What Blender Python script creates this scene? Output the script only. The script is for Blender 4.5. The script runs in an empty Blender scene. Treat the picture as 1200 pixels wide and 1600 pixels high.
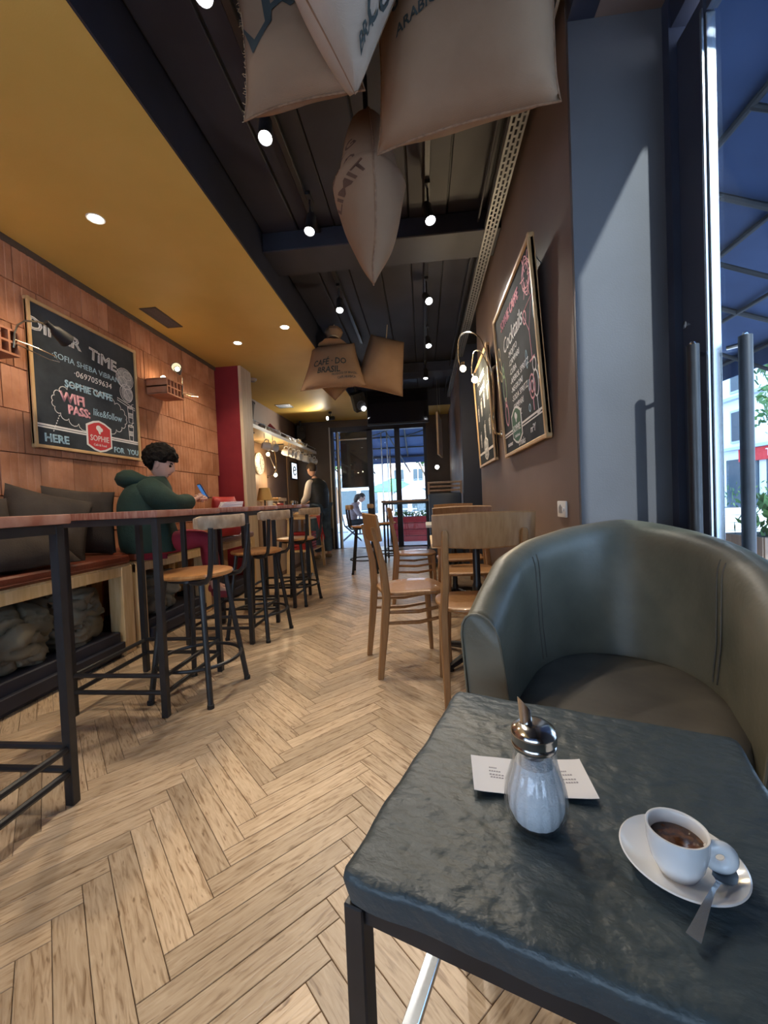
import bpy, bmesh, math, random
R_ = math.radians
from mathutils import Vector, Matrix, Euler, noise
PI = math.pi
C = bpy.context.scene.collection
SC = bpy.context.scene
random.seed(4)

# ------------------------------------------------------------------ camera, sky, sun, exposure
cam = bpy.data.cameras.new('camera'); camo = bpy.data.objects.new('camera', cam); C.objects.link(camo)
cam.sensor_fit = 'HORIZONTAL'; cam.sensor_width = 36; cam.lens = 36 * 643 / 1200; cam.clip_start = .02; cam.clip_end = 200
_Y = Vector((62, -20, 643)).normalized()
_k = -((-.042) * _Y.x + (-1.0) * _Y.y) / _Y.z
_U = Vector((-.042, -1.0, _k)).normalized(); _X = _Y.cross(_U)
# rows = world axes in image coordinates (x right, y down, z forward) -> blender camera axes (x, -y, -z)
R = Matrix((( _X.x, -_X.y, -_X.z), (_Y.x, -_Y.y, -_Y.z), (_U.x, -_U.y, -_U.z)))
camo.matrix_world = Matrix.Translation((0, 0, .97)) @ R.to_4x4()
SC.camera = camo
SC.view_settings.view_transform = 'Standard'; SC.view_settings.look = 'None'
SC.view_settings.gamma = 1; SC.view_settings.use_curve_mapping = False
SC.view_settings.exposure = 0.22
cy = SC.cycles
cy.use_denoising = True; cy.max_bounces = 8; cy.diffuse_bounces = 4; cy.glossy_bounces = 4; cy.transparent_max_bounces = 12
cy.caustics_reflective = False; cy.caustics_refractive = False; cy.sample_clamp_indirect = 6
W = bpy.data.worlds.new('sky'); SC.world = W; W.use_nodes = True
nt = W.node_tree; nt.nodes.clear()
o_ = nt.nodes.new('ShaderNodeOutputWorld'); b_ = nt.nodes.new('ShaderNodeBackground')
g1 = nt.nodes.new('ShaderNodeTexCoord'); g2 = nt.nodes.new('ShaderNodeSeparateXYZ'); g3 = nt.nodes.new('ShaderNodeValToRGB')
nt.links.new(g1.outputs['Generated'], g2.inputs[0]); nt.links.new(g2.outputs['Z'], g3.inputs[0])
g3.color_ramp.elements[0].color = (.72, .85, 1, 1); g3.color_ramp.elements[1].color = (.32, .55, 1, 1)
nt.links.new(g3.outputs[0], b_.inputs[0]); b_.inputs[1].default_value = 4.4
nt.links.new(b_.outputs[0], o_.inputs[0])
sun = bpy.data.lights.new('sun', 'SUN'); sun.energy = 8.5; sun.angle = math.radians(1.2); sun.color = (1, .93, .84)
suno = bpy.data.objects.new('sun', sun); C.objects.link(suno)
suno.rotation_euler = Vector((-1, 2.4, -1.9)).to_track_quat('-Z', 'Y').to_euler(); suno.location = (6, -8, 9)

# ------------------------------------------------------------------ materials
def mat(name, c, c2=None, rough=.5, metal=0.0, scale=8.0, bump=0.0, bscale=None, stretch=(1, 1, 1), spec=.5, coat=0.0, rvar=0.0, detail=4, isl=0.0, coord='Object', lo=.35, hi=.65):
    m = bpy.data.materials.new(name); m.use_nodes = True
    t = m.node_tree; p = t.nodes['Principled BSDF']
    p.inputs['Roughness'].default_value = rough; p.inputs['Metallic'].default_value = metal
    p.inputs['Specular IOR Level'].default_value = spec; p.inputs['Coat Weight'].default_value = coat
    p.inputs['Base Color'].default_value = (*c, 1)
    if c2 or bump or rvar or isl:
        tc = t.nodes.new('ShaderNodeTexCoord'); mp = t.nodes.new('ShaderNodeMapping')
        mp.inputs['Scale'].default_value = stretch
        t.links.new(tc.outputs[coord], mp.inputs[0])
        oi = t.nodes.new('ShaderNodeObjectInfo'); va = t.nodes.new('ShaderNodeVectorMath'); va.operation = 'ADD'
        vm = t.nodes.new('ShaderNodeVectorMath'); vm.operation = 'SCALE'; vm.inputs[3].default_value = 13.0
        t.links.new(oi.outputs['Random'], vm.inputs[0]); t.links.new(mp.outputs[0], va.inputs[0]); t.links.new(vm.outputs[0], va.inputs[1])
        n = t.nodes.new('ShaderNodeTexNoise'); n.inputs['Scale'].default_value = scale; n.inputs['Detail'].default_value = detail
        t.links.new(va.outputs[0], n.inputs['Vector'])
        col = None
        if c2:
            r = t.nodes.new('ShaderNodeValToRGB'); r.color_ramp.elements[0].position = lo; r.color_ramp.elements[1].position = hi
            r.color_ramp.elements[0].color = (*c, 1); r.color_ramp.elements[1].color = (*c2, 1)
            t.links.new(n.outputs[0], r.inputs[0]); col = r.outputs[0]
        if isl:
            hs = t.nodes.new('ShaderNodeHueSaturation')
            mr = t.nodes.new('ShaderNodeMapRange'); mr.inputs[3].default_value = 1 - isl; mr.inputs[4].default_value = 1 + isl
            t.links.new(oi.outputs['Random'], mr.inputs[0]); t.links.new(mr.outputs[0], hs.inputs['Value'])
            if col: t.links.new(col, hs.inputs['Color'])
            else: hs.inputs['Color'].default_value = (*c, 1)
            col = hs.outputs[0]
        if col: t.links.new(col, p.inputs['Base Color'])
        if rvar:
            mr2 = t.nodes.new('ShaderNodeMapRange'); mr2.inputs[3].default_value = max(0, rough - rvar); mr2.inputs[4].default_value = rough + rvar
            t.links.new(n.outputs[0], mr2.inputs[0]); t.links.new(mr2.outputs[0], p.inputs['Roughness'])
        if bump:
            n2 = t.nodes.new('ShaderNodeTexNoise'); n2.inputs['Scale'].default_value = bscale or scale; n2.inputs['Detail'].default_value = 5
            t.links.new(va.outputs[0], n2.inputs['Vector'])
            bp = t.nodes.new('ShaderNodeBump'); bp.inputs['Strength'].default_value = bump; bp.inputs['Distance'].default_value = .01
            t.links.new(n2.outputs[0], bp.inputs['Height']); t.links.new(bp.outputs[0], p.inputs['Normal'])
    return m
def emit(name, c, s):
    m = bpy.data.materials.new(name); m.use_nodes = True; t = m.node_tree; t.nodes.clear()
    o = t.nodes.new('ShaderNodeOutputMaterial'); e = t.nodes.new('ShaderNodeEmission')
    e.inputs[0].default_value = (*c, 1); e.inputs[1].default_value = s; t.links.new(e.outputs[0], o.inputs[0]); return m
def glassm(name, tint=(.92, .97, 1), rough=0.0, refl=.08, pw_=3.5, k_=.75):
    m = bpy.data.materials.new(name); m.use_nodes = True; t = m.node_tree; t.nodes.clear()
    o = t.nodes.new('ShaderNodeOutputMaterial'); tr = t.nodes.new('ShaderNodeBsdfTransparent'); gl = t.nodes.new('ShaderNodeBsdfGlossy')
    mx = t.nodes.new('ShaderNodeMixShader'); lw = t.nodes.new('ShaderNodeLayerWeight'); lw.inputs[0].default_value = .5; pw = t.nodes.new('ShaderNodeMath'); pw.operation = 'POWER'; pw.inputs[1].default_value = pw_
    fr = t.nodes.new('ShaderNodeMath'); fr.operation = 'MULTIPLY_ADD'; fr.inputs[1].default_value = k_; fr.inputs[2].default_value = refl * .5; fr.use_clamp = True
    t.links.new(lw.outputs['Facing'], pw.inputs[0]); t.links.new(pw.outputs[0], fr.inputs[0])
    tr.inputs[0].default_value = (*tint, 1); gl.inputs['Roughness'].default_value = rough
    t.links.new(fr.outputs[0], mx.inputs[0]); t.links.new(tr.outputs[0], mx.inputs[1]); t.links.new(gl.outputs[0], mx.inputs[2])
    t.links.new(mx.outputs[0], o.inputs[0]); return m
def plank_mat():
    m = bpy.data.materials.new('oak_plank'); m.use_nodes = True; t = m.node_tree; p = t.nodes['Principled BSDF']
    uv = t.nodes.new('ShaderNodeUVMap'); oi = t.nodes.new('ShaderNodeObjectInfo'); gi = t.nodes.new('ShaderNodeNewGeometry')
    ad = t.nodes.new('ShaderNodeMath'); ad.operation = 'ADD'
    t.links.new(oi.outputs['Random'], ad.inputs[0]); t.links.new(gi.outputs['Random Per Island'], ad.inputs[1])
    fr = t.nodes.new('ShaderNodeMath'); fr.operation = 'FRACT'; t.links.new(ad.outputs[0], fr.inputs[0])
    wn = t.nodes.new('ShaderNodeTexWhiteNoise'); wn.noise_dimensions = '1D'; t.links.new(ad.outputs[0], wn.inputs['W'])
    sc = t.nodes.new('ShaderNodeVectorMath'); sc.operation = 'SCALE'; sc.inputs[3].default_value = 40
    t.links.new(wn.outputs['Color'], sc.inputs[0])
    va = t.nodes.new('ShaderNodeVectorMath'); va.operation = 'ADD'
    t.links.new(uv.outputs[0], va.inputs[0]); t.links.new(sc.outputs[0], va.inputs[1])
    mp = t.nodes.new('ShaderNodeMapping'); mp.inputs['Scale'].default_value = (5, 42, 1); t.links.new(va.outputs[0], mp.inputs[0])
    n = t.nodes.new('ShaderNodeTexNoise'); n.inputs['Scale'].default_value = 2.2; n.inputs['Detail'].default_value = 7; n.inputs['Distortion'].default_value = 1.2
    t.links.new(mp.outputs[0], n.inputs['Vector'])
    r = t.nodes.new('ShaderNodeValToRGB'); e = r.color_ramp.elements
    e[0].position = .28; e[0].color = (.235, .14, .072, 1); e[1].position = .7; e[1].color = (.60, .46, .32, 1)
    k = r.color_ramp.elements.new(.45); k.color = (.475, .345, .225, 1)
    t.links.new(n.outputs[0], r.inputs[0])
    # knots and dark flecks
    mp2 = t.nodes.new('ShaderNodeMapping'); mp2.inputs['Scale'].default_value = (14, 60, 1); t.links.new(va.outputs[0], mp2.inputs[0])
    n3 = t.nodes.new('ShaderNodeTexNoise'); n3.inputs['Scale'].default_value = 1.6; n3.inputs['Detail'].default_value = 2; t.links.new(mp2.outputs[0], n3.inputs['Vector'])
    r3 = t.nodes.new('ShaderNodeValToRGB'); r3.color_ramp.elements[0].position = .24; r3.color_ramp.elements[0].color = (.35, .27, .2, 1); r3.color_ramp.elements[1].position = .33; r3.color_ramp.elements[1].color = (1, 1, 1, 1)
    t.links.new(n3.outputs[0], r3.inputs[0])
    mu = t.nodes.new('ShaderNodeMix'); mu.data_type = 'RGBA'; mu.blend_type = 'MULTIPLY'; mu.inputs[0].default_value = .8
    t.links.new(r.outputs[0], mu.inputs[6]); t.links.new(r3.outputs[0], mu.inputs[7])
    hs = t.nodes.new('ShaderNodeHueSaturation'); mr = t.nodes.new('ShaderNodeMapRange'); mr.inputs[3].default_value = .72; mr.inputs[4].default_value = 1.20
    t.links.new(wn.outputs['Value'], mr.inputs[0]); t.links.new(mr.outputs[0], hs.inputs['Value']); t.links.new(mu.outputs[2], hs.inputs['Color'])
    t.links.new(hs.outputs[0], p.inputs['Base Color'])
    p.inputs['Roughness'].default_value = .33
    bp = t.nodes.new('ShaderNodeBump'); bp.inputs['Strength'].default_value = .25; bp.inputs['Distance'].default_value = .004
    t.links.new(n.outputs[0], bp.inputs['Height']); t.links.new(bp.outputs[0], p.inputs['Normal'])
    return m
def burlap(name, a, b):
    m = mat(name, a, b, rough=.95, scale=3.5, spec=.1, detail=6)
    t = m.node_tree; p = t.nodes['Principled BSDF']
    tc = t.nodes.new('ShaderNodeTexCoord'); hts = []
    for ax in (0, 1):
        w = t.nodes.new('ShaderNodeTexWave'); w.bands_direction = 'XY'[ax] if False else ('X' if ax == 0 else 'Y'); w.inputs['Scale'].default_value = 170; w.inputs['Distortion'].default_value = 1.5
        t.links.new(tc.outputs['Object'], w.inputs['Vector']); hts.append(w)
    a_ = t.nodes.new('ShaderNodeMath'); a_.operation = 'ADD'
    t.links.new(hts[0].outputs['Fac'], a_.inputs[0]); t.links.new(hts[1].outputs['Fac'], a_.inputs[1])
    bp = t.nodes.new('ShaderNodeBump'); bp.inputs['Strength'].default_value = .35; bp.inputs['Distance'].default_value = .002
    t.links.new(a_.outputs[0], bp.inputs['Height']); t.links.new(bp.outputs[0], p.inputs['Normal'])
    return m
MT = dict(
    plank=plank_mat(), joint=mat('floor_joint', (.07, .045, .03), rough=.8),
    brick=mat('terracotta', (.40, .175, .095), (.54, .27, .165), rough=.85, scale=6, bump=.25, bscale=60, isl=.16, spec=.2),
    mortar=mat('mortar', (.10, .045, .025), rough=.95),
    ochre=mat('ochre_paint', (.60, .40, .095), (.64, .43, .11), rough=.6, scale=3, bump=.06, bscale=140),
    dceil=mat('dark_ceiling', (.020, .021, .030), (.028, .029, .040), rough=.6, scale=4),
    dceil2=mat('dark_ceiling_navy', (.018, .020, .034), (.024, .026, .042), rough=.55, scale=4),
    brown=mat('brown_paint', (.165, .110, .088), (.185, .125, .100), rough=.62, scale=3, bump=.05, bscale=150),
    greyp=mat('grey_paint', (.082, .076, .080), (.094, .087, .091), rough=.6, scale=3, bump=.05, bscale=150),
    dbrown=mat('dark_brown_paint', (.085, .062, .05), (.10, .075, .06), rough=.65, scale=3),
    navy=mat('navy_paint', (.030, .034, .055), (.036, .042, .065), rough=.5, scale=4),
    redp=mat('red_panel', (.20, .012, .022), (.24, .018, .028), rough=.5, scale=4),
    pale=mat('pale_timber', (.62, .50, .36), (.72, .60, .45), rough=.55, scale=5, stretch=(6, 6, .6)),
    pine=mat('pine', (.62, .42, .20), (.74, .54, .30), rough=.5, scale=6, stretch=(8, 8, .8)),
    oak=mat('oak_chair', (.275, .130, .048), (.345, .178, .072), rough=.38, scale=7, stretch=(9, 9, .9), coat=.15),
    seatw=mat('stool_seat_wood', (.48, .20, .06), (.60, .29, .10), rough=.35, scale=6, stretch=(1, 12, 1), coat=.2),
    worn=mat('worn_wood', (.36, .24, .15), (.55, .40, .27), rough=.5, scale=7, stretch=(2, 10, 2)),
    redtop=mat('red_brown_board', (.30, .105, .065), (.50, .27, .20), rough=.4, scale=9, stretch=(10, 1.5, 1), bump=.2, lo=.4, hi=.75),
    black=mat('black_steel', (.016, .016, .018), (.022, .022, .025), rough=.38, scale=20),
    blackm=mat('matte_black', (.012, .012, .013), rough=.6),
    leather=mat('cognac_leather', (.115, .028, .016), (.17, .044, .024), rough=.38, scale=7, bump=.15, bscale=60),
    leather2=mat('brown_grey_leather', (.20, .11, .085), (.27, .16, .125), rough=.32, scale=7, bump=.15, bscale=60),
    olive=mat('olive_leather', (.092, .088, .062), (.195, .176, .128), rough=.44, scale=3.2, bump=.12, bscale=55, rvar=.1, detail=6),
    olives=mat('olive_suede', (.085, .073, .056), (.13, .112, .086), rough=.7, scale=6, bump=.08, bscale=40, detail=6),
    slate=mat('slate_table', (.038, .055, .066), (.046, .065, .076), rough=.42, scale=5, bump=.55, bscale=30, rvar=.06, stretch=(1, 1.6, 1), detail=8),
    steel=mat('steel', (.62, .60, .58), rough=.18, metal=1), chrome=mat('chrome', (.78, .78, .80), rough=.07, metal=1),
    galv=mat('galvanised_steel', (.30, .31, .32), (.38, .39, .40), rough=.42, metal=.6, scale=30),
    brass=mat('worn_nickel', (.65, .58, .45), rough=.25, metal=1),
    white=mat('white_porcelain', (.80, .81, .83), rough=.12), whitep=mat('white_plastic', (.75, .74, .70), rough=.4),
    paper=mat('paper', (.80, .80, .84), rough=.7), ink=mat('ink', (.35, .33, .38), rough=.8),
    coffee=mat('espresso', (.05, .018, .006), (.16, .065, .02), rough=.12, scale=60, lo=.55, hi=.7),
    sugar=mat('sugar', (.86, .86, .87), (.92, .92, .93), rough=.7, scale=90, bump=.4, bscale=300),
    chalkb=mat('chalkboard', (.030, .037, .046), (.070, .082, .096), rough=.9, spec=.12, scale=3, detail=8),
    chalk=mat('chalk_white', (.80, .80, .80), rough=.9), chalkblue=mat('chalk_blue', (.42, .62, .74), rough=.9),
    chalkpink=mat('chalk_pink', (.80, .42, .48), rough=.9), chalkgreen=mat('chalk_green', (.45, .66, .42), rough=.9),
    chalkyel=mat('chalk_yellow', (.74, .66, .40), rough=.9), chalkfill=mat('chalk_fill', (.30, .32, .34), (.5, .52, .54), rough=.9, scale=40),
    emred=mat('emblem_red', (.62, .05, .06), rough=.5), emgreen=mat('emblem_green', (.03, .12, .07), rough=.5),
    frame=mat('frame_wood', (.58, .37, .17), (.68, .46, .24), rough=.45, scale=8),
    sack=burlap('burlap', (.27, .165, .10), (.33, .21, .13)), sack2=burlap('burlap_pale', (.38, .30, .23), (.47, .38, .30)), sack3=burlap('burlap_grey', (.15, .135, .10), (.24, .215, .165)),
    sackseam=mat('sack_seam', (.20, .11, .06), (.28, .16, .09), rough=.95, scale=60), print=mat('sack_print', (.040, .050, .048), rough=.95), printb=mat('sack_print_brown', (.12, .06, .035), rough=.95), rope=mat('jute_rope', (.55, .42, .26), rough=.95),
    pillow=mat('pillow_cloth', (.036, .027, .023), (.052, .040, .034), rough=.9, scale=10, bump=.2, bscale=120),
    coat=mat('green_coat', (.008, .028, .022), (.014, .042, .033), rough=.85, scale=9, bump=.25, bscale=60),
    trouser=mat('crimson_trousers', (.24, .012, .035), (.30, .02, .05), rough=.8, scale=9), shoe=mat('red_shoe', (.26, .03, .05), rough=.5),
    skin=mat('skin', (.62, .36, .27), (.68, .42, .32), rough=.5, scale=10), hair=mat('black_hair', (.005, .004, .004), (.010, .008, .007), rough=.7, spec=.12, scale=60, bump=.8, bscale=70),
    hair2=mat('brown_hair', (.05, .032, .022), rough=.6, bump=.6, bscale=90), shirt=mat('white_shirt', (.72, .70, .70), rough=.8, bump=.1, bscale=30),
    vest=mat('navy_vest', (.022, .030, .040), (.035, .045, .058), rough=.5, scale=10, bump=.3, bscale=14), jean=mat('jeans', (.045, .085, .14), (.09, .15, .22), rough=.85, scale=9),
    boot=mat('tan_boot', (.30, .22, .14), rough=.7), lip=mat('lip', (.42, .16, .13), rough=.5), eye=mat('eye', (.02, .015, .012), rough=.2),
    screen=emit('phone_screen', (.06, .18, .45), .8), menus=emit('menu_screen', (.75, .88, 1), 1.6),
    dl=emit('lamp_white', (1, .93, .80), 26), spotl=emit('spot_white', (.92, .95, 1), 30), bulb=emit('bulb_warm', (1, .80, .48), 42), shade=mat('lampshade', (.80, .55, .22), rough=.8),
    glass=glassm('window_glass'), glass2=glassm('door_glass', (.80, .89, .96)),
    red=mat('red_cloth', (.62, .03, .03), (.70, .05, .045), rough=.8, scale=9), redc=mat('red_crate', (.34, .02, .025), (.42, .035, .035), rough=.45, scale=6), wicker=mat('wicker', (.075, .055, .045), (.12, .09, .075), rough=.8, scale=40, bump=.6, bscale=70),
    roller=mat('roller_blind', (.10, .085, .075), (.12, .10, .09), rough=.9, scale=3), awn=mat('awning_cloth', (.022, .050, .13), (.030, .064, .16), rough=.85, scale=3),
    asphalt=mat('street', (.58, .58, .60), (.66, .66, .67), rough=.9, scale=5), facade=mat('pale_facade', (.88, .87, .84), (.92, .91, .89), rough=.8, scale=2), facade2=mat('grey_facade', (.50, .54, .56), rough=.8), facade3=mat('blush_facade', (.78, .60, .55), rough=.8),
    wglass=mat('dark_window', (.05, .08, .10), rough=.1), leaf=mat('leaf', (.05, .13, .03), (.12, .24, .06), rough=.6, scale=30, isl=.2), bark=mat('bark', (.16, .11, .07), rough=.9),
    alu=mat('aluminium', (.55, .60, .66), rough=.22, metal=.9), blue=mat('blue_vinyl', (.03, .05, .09), rough=.4), bread=mat('bread', (.55, .32, .12), (.68, .45, .22), rough=.7, scale=20), green=mat('parasol_green', (.08, .32, .14), rough=.8), sheet=mat('white_parasol', (.85, .88, .90), rough=.8),
    tvs=mat('television_glass', (.010, .009, .013), rough=.08), panelw=mat('wood_panel', (.30, .19, .12), (.38, .25, .16), rough=.5, scale=6, stretch=(8, 8, .7)))

# ------------------------------------------------------------------ mesh helpers
class G:
    def __init__(s): s.bm = bmesh.new()
    def box(s, c, d, rz=0, rot=None, bev=0, seg=1):
        r = bmesh.ops.create_cube(s.bm, size=1); vs = r['verts']
        m = Matrix.Translation(c) @ (rot.to_4x4() if rot else Matrix.Rotation(rz, 4, 'Z')) @ Matrix.Diagonal((*d, 1))
        bmesh.ops.transform(s.bm, matrix=m, verts=vs)
        if bev:
            es = list({e for v in vs for e in v.link_edges})
            bmesh.ops.bevel(s.bm, geom=es, offset=bev, segments=seg, affect='EDGES', profile=.6)
        return s
    def span(s, a, b, bev=0, seg=1):
        a = Vector(a); b = Vector(b); return s.box((a + b) / 2, [abs(b[i] - a[i]) for i in range(3)], bev=bev, seg=seg)
    def rings(s, rs, closed=False, cap=True):
        R_ = [[s.bm.verts.new(p) for p in r] for r in rs]
        n = len(R_[0]); m = len(R_)
        for i in range(m if closed else m - 1):
            a = R_[i]; b = R_[(i + 1) % m]
            for j in range(n):
                try: s.bm.faces.new((a[j], a[(j + 1) % n], b[(j + 1) % n], b[j]))
                except ValueError: pass
        if cap and not closed:
            s.bm.faces.new(list(reversed(R_[0]))); s.bm.faces.new(R_[-1])
        return s
    def tube(s, pts, r, seg=8, closed=False, sq=False, cap=True):
        pts = [Vector(p) for p in pts]; n = len(pts); rad = r if isinstance(r, (list, tuple)) else [r] * n
        up = None; rs = []
        for i, p in enumerate(pts):
            if closed: t = pts[(i + 1) % n] - pts[i - 1]
            else: t = pts[min(i + 1, n - 1)] - pts[max(i - 1, 0)]
            t.normalize()
            if up is None:
                up = Vector((0, 0, 1)) if abs(t.z) < .9 else Vector((0, 1, 0))
            a = t.cross(up)
            if a.length < 1e-5: a = t.cross(Vector((1, 0, 0)))
            a.normalize(); b = a.cross(t).normalized(); up = b
            k = 4 if sq else seg; ph = PI / 4 if sq else 0; q = math.sqrt(2) if sq else 1
            rs.append([p + a * math.cos(ph + 2 * PI * j / k) * rad[i] * q + b * math.sin(ph + 2 * PI * j / k) * rad[i] * q for j in range(k)])
        return s.rings(rs, closed, cap)
    def lathe(s, prof, seg=24, c=(0, 0, 0), rib=0, nrib=0, m=None):
        c = Vector(c); rs = []
        for r, z in prof:
            ring = []
            for j in range(seg):
                a = 2 * PI * j / seg; rr = max(r, 1e-4) * (1 + rib * math.cos(nrib * a))
                v = Vector((rr * math.cos(a), rr * math.sin(a), z)); ring.append((m @ v if m else v) + c)
            rs.append(ring)
        return s.rings(rs, False, True)
    def prism(s, poly, z0, z1, m=None):
        f = (lambda v: m @ v) if m else (lambda v: v)
        return s.rings([[f(Vector((x, y, z0))) for x, y in poly], [f(Vector((x, y, z1))) for x, y in poly]])
    def ball(s, c, r, u=12, v=8, sc=(1, 1, 1)):
        m = Matrix.Translation(c) @ Matrix.Diagonal((r * sc[0], r * sc[1], r * sc[2], 1))
        bmesh.ops.create_uvsphere(s.bm, u_segments=u, v_segments=v, radius=1, matrix=m); return s
    def mesh(s, name, smooth=True, ang=35):
        bmesh.ops.recalc_face_normals(s.bm, faces=s.bm.faces[:])
        me = bpy.data.meshes.new(name); s.bm.to_mesh(me); s.bm.free()
        if smooth:
            me.shade_smooth(); me.set_sharp_from_angle(angle=math.radians(ang))
        return me
    def obj(s, name, m, par=None, smooth=True, ang=35, loc=None, rz=0):
        return link(name, s.mesh(name, smooth, ang), m, par, loc, rz)
def link(name, me, m, par=None, loc=None, rz=0):
    if m and not me.materials: me.materials.append(MT[m] if isinstance(m, str) else m)
    o = bpy.data.objects.new(name, me); C.objects.link(o)
    if par: o.parent = par
    if loc is not None: o.location = loc
    o.rotation_euler.z = rz
    return o
def tag(o, label, cat, group=None, kind=None):
    if label: o['label'] = label
    if cat: o['category'] = cat
    if group: o['group'] = group
    if kind: o['kind'] = kind
    return o
def st(o): o['kind'] = 'structure'; return o
def thing(name, label, cat, loc=(0, 0, 0), rz=0, group=None, rot=None):
    o = bpy.data.objects.new(name, None); C.objects.link(o); o.location = loc; o.empty_display_size = .1
    o.rotation_euler = rot.to_euler() if rot else (0, 0, rz)
    return tag(o, label, cat, group)
def dup(root, loc, rz, label=None, first=[None]):
    def cp(o, par):
        c = o.copy(); C.objects.link(c)
        if par: c.parent = par
        for ch in kids.get(o.name, ()): cp(ch, c)
        return c
    kids = {}
    def walk(o):
        kids[o.name] = list(o.children)
        for ch in o.children: walk(ch)
    walk(root)
    r = cp(root, None); r.location = loc; r.rotation_euler = (0, 0, rz)
    if label: r['label'] = label
    return r
def text(body, size, par, loc, m, outline=0, align='CENTER', rot=0, name='lettering', shear=0, sx=1, ext=0.0006, fn=None, bold=0):
    d = bpy.data.curves.new('t', 'FONT'); d.body = body; d.size = size; d.align_x = align; d.align_y = 'CENTER'; d.resolution_u = 2; d.shear = shear; d.offset = bold * size
    if outline: d.fill_mode = 'NONE'; d.bevel_depth = outline; d.bevel_resolution = 0
    else: d.extrude = ext
    o = bpy.data.objects.new('t', d); C.objects.link(o)
    bpy.context.view_layer.update()
    me = bpy.data.meshes.new_from_object(o.evaluated_get(bpy.context.evaluated_depsgraph_get()))
    bpy.data.objects.remove(o); bpy.data.curves.remove(d)
    mm = Matrix.Translation(loc) @ Matrix.Rotation(rot, 4, 'Z') @ Matrix.Diagonal((sx, 1, 1, 1))
    me.transform(mm)
    if fn:
        for v in me.vertices: v.co = fn(v.co)
    me.materials.clear()
    return link(name, me, m, par)
FL = Matrix(((0, 0, 1), (1, 0, 0), (0, 1, 0)))      # local (right, up, out) on a wall that faces +X
FR = Matrix(((0, 0, -1), (-1, 0, 0), (0, 1, 0)))    # ... on a wall that faces -X
FB = Matrix(((1, 0, 0), (0, 0, -1), (0, 1, 0)))     # ... on a wall that faces -Y
def pil(w, h, t, nx=20, ny=24, pinch=.08, seed=0, nz=.012, fz=5, taper=0, ear=0):
    """closed pillow in the XY plane; returns G and a function giving its front surface"""
    def P(u, v, sd):
        x = w / 2 * u * (1 - pinch * (1 - v * v)); y = h / 2 * v * (1 - pinch * (1 - u * u))
        x *= 1 - taper * (v + 1) / 2
        if ear: x *= 1 + ear * max(0, -v) ** 6
        b = max(0, (1 - abs(u) ** 2.6)) ** .55 * max(0, (1 - abs(v) ** 2.6)) ** .55
        z = sd * t / 2 * b
        nv = noise.noise_vector(Vector((x * fz + seed, y * fz, sd * .7 + seed)))
        return Vector((x, y, z)) + nv * nz * (0.3 + b)
    g = G(); grid = {}
    for sd in (1, -1):
        for i in range(nx + 1):
            for j in range(ny + 1):
                e = i in (0, nx) or j in (0, ny)
                if e and sd < 0: grid[sd, i, j] = grid[1, i, j]; continue
                grid[sd, i, j] = g.bm.verts.new(P(2 * i / nx - 1, 2 * j / ny - 1, sd if not e else 0))
        for i in range(nx):
            for j in range(ny):
                q = [grid[sd, i, j], grid[sd, i + 1, j], grid[sd, i + 1, j + 1], grid[sd, i, j + 1]]
                g.bm.faces.new(q if sd > 0 else q[::-1])
    def front(co, sd=1):
        u = max(-1, min(1, co.x / (w / 2))); v = max(-1, min(1, co.y / (h / 2)))
        p = P(u, v, sd); return Vector((p.x, p.y, p.z + sd * .004))
    front.edge = [P(-1 + 2 * k / nx, -1, 0) for k in range(nx)] + [P(1, -1 + 2 * k / ny, 0) for k in range(ny)] + [P(1 - 2 * k / nx, 1, 0) for k in range(nx)] + [P(-1, 1 - 2 * k / ny, 0) for k in range(ny)]
    return g, front
def skin(vs, es, rs, root=0, sub=1):
    me = bpy.data.meshes.new('sk'); me.from_pydata([Vector(v) for v in vs], es, [])
    o = bpy.data.objects.new('sk', me); C.objects.link(o)
    o.modifiers.new('s', 'SKIN')
    for i, r in enumerate(rs):
        d = me.skin_vertices[0].data[i]; d.radius = r if isinstance(r, tuple) else (r, r); d.use_root = i == root
    if sub: o.modifiers.new('d', 'SUBSURF').levels = sub
    bpy.context.view_layer.update()
    out = bpy.data.meshes.new_from_object(o.evaluated_get(bpy.context.evaluated_depsgraph_get()))
    bpy.data.objects.remove(o); bpy.data.meshes.remove(me)
    out.shade_smooth(); return out
def chain(groups):
    """list of polylines [(point, radius)...]; equal points are shared"""
    vs, rs, es, ix = [], [], [], {}
    for line in groups:
        pv = None
        for p, r in line:
            k = tuple(round(a, 4) for a in p)
            if k not in ix: ix[k] = len(vs); vs.append(p); rs.append(r)
            if pv is not None and pv != ix[k]: es.append((pv, ix[k]))
            pv = ix[k]
    return vs, es, rs
def joinmesh(name, mes):
    bm = bmesh.new()
    for m in mes: bm.from_mesh(m)
    me = bpy.data.meshes.new(name); bm.to_mesh(me); bm.free(); me.shade_smooth(); return me

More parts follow.
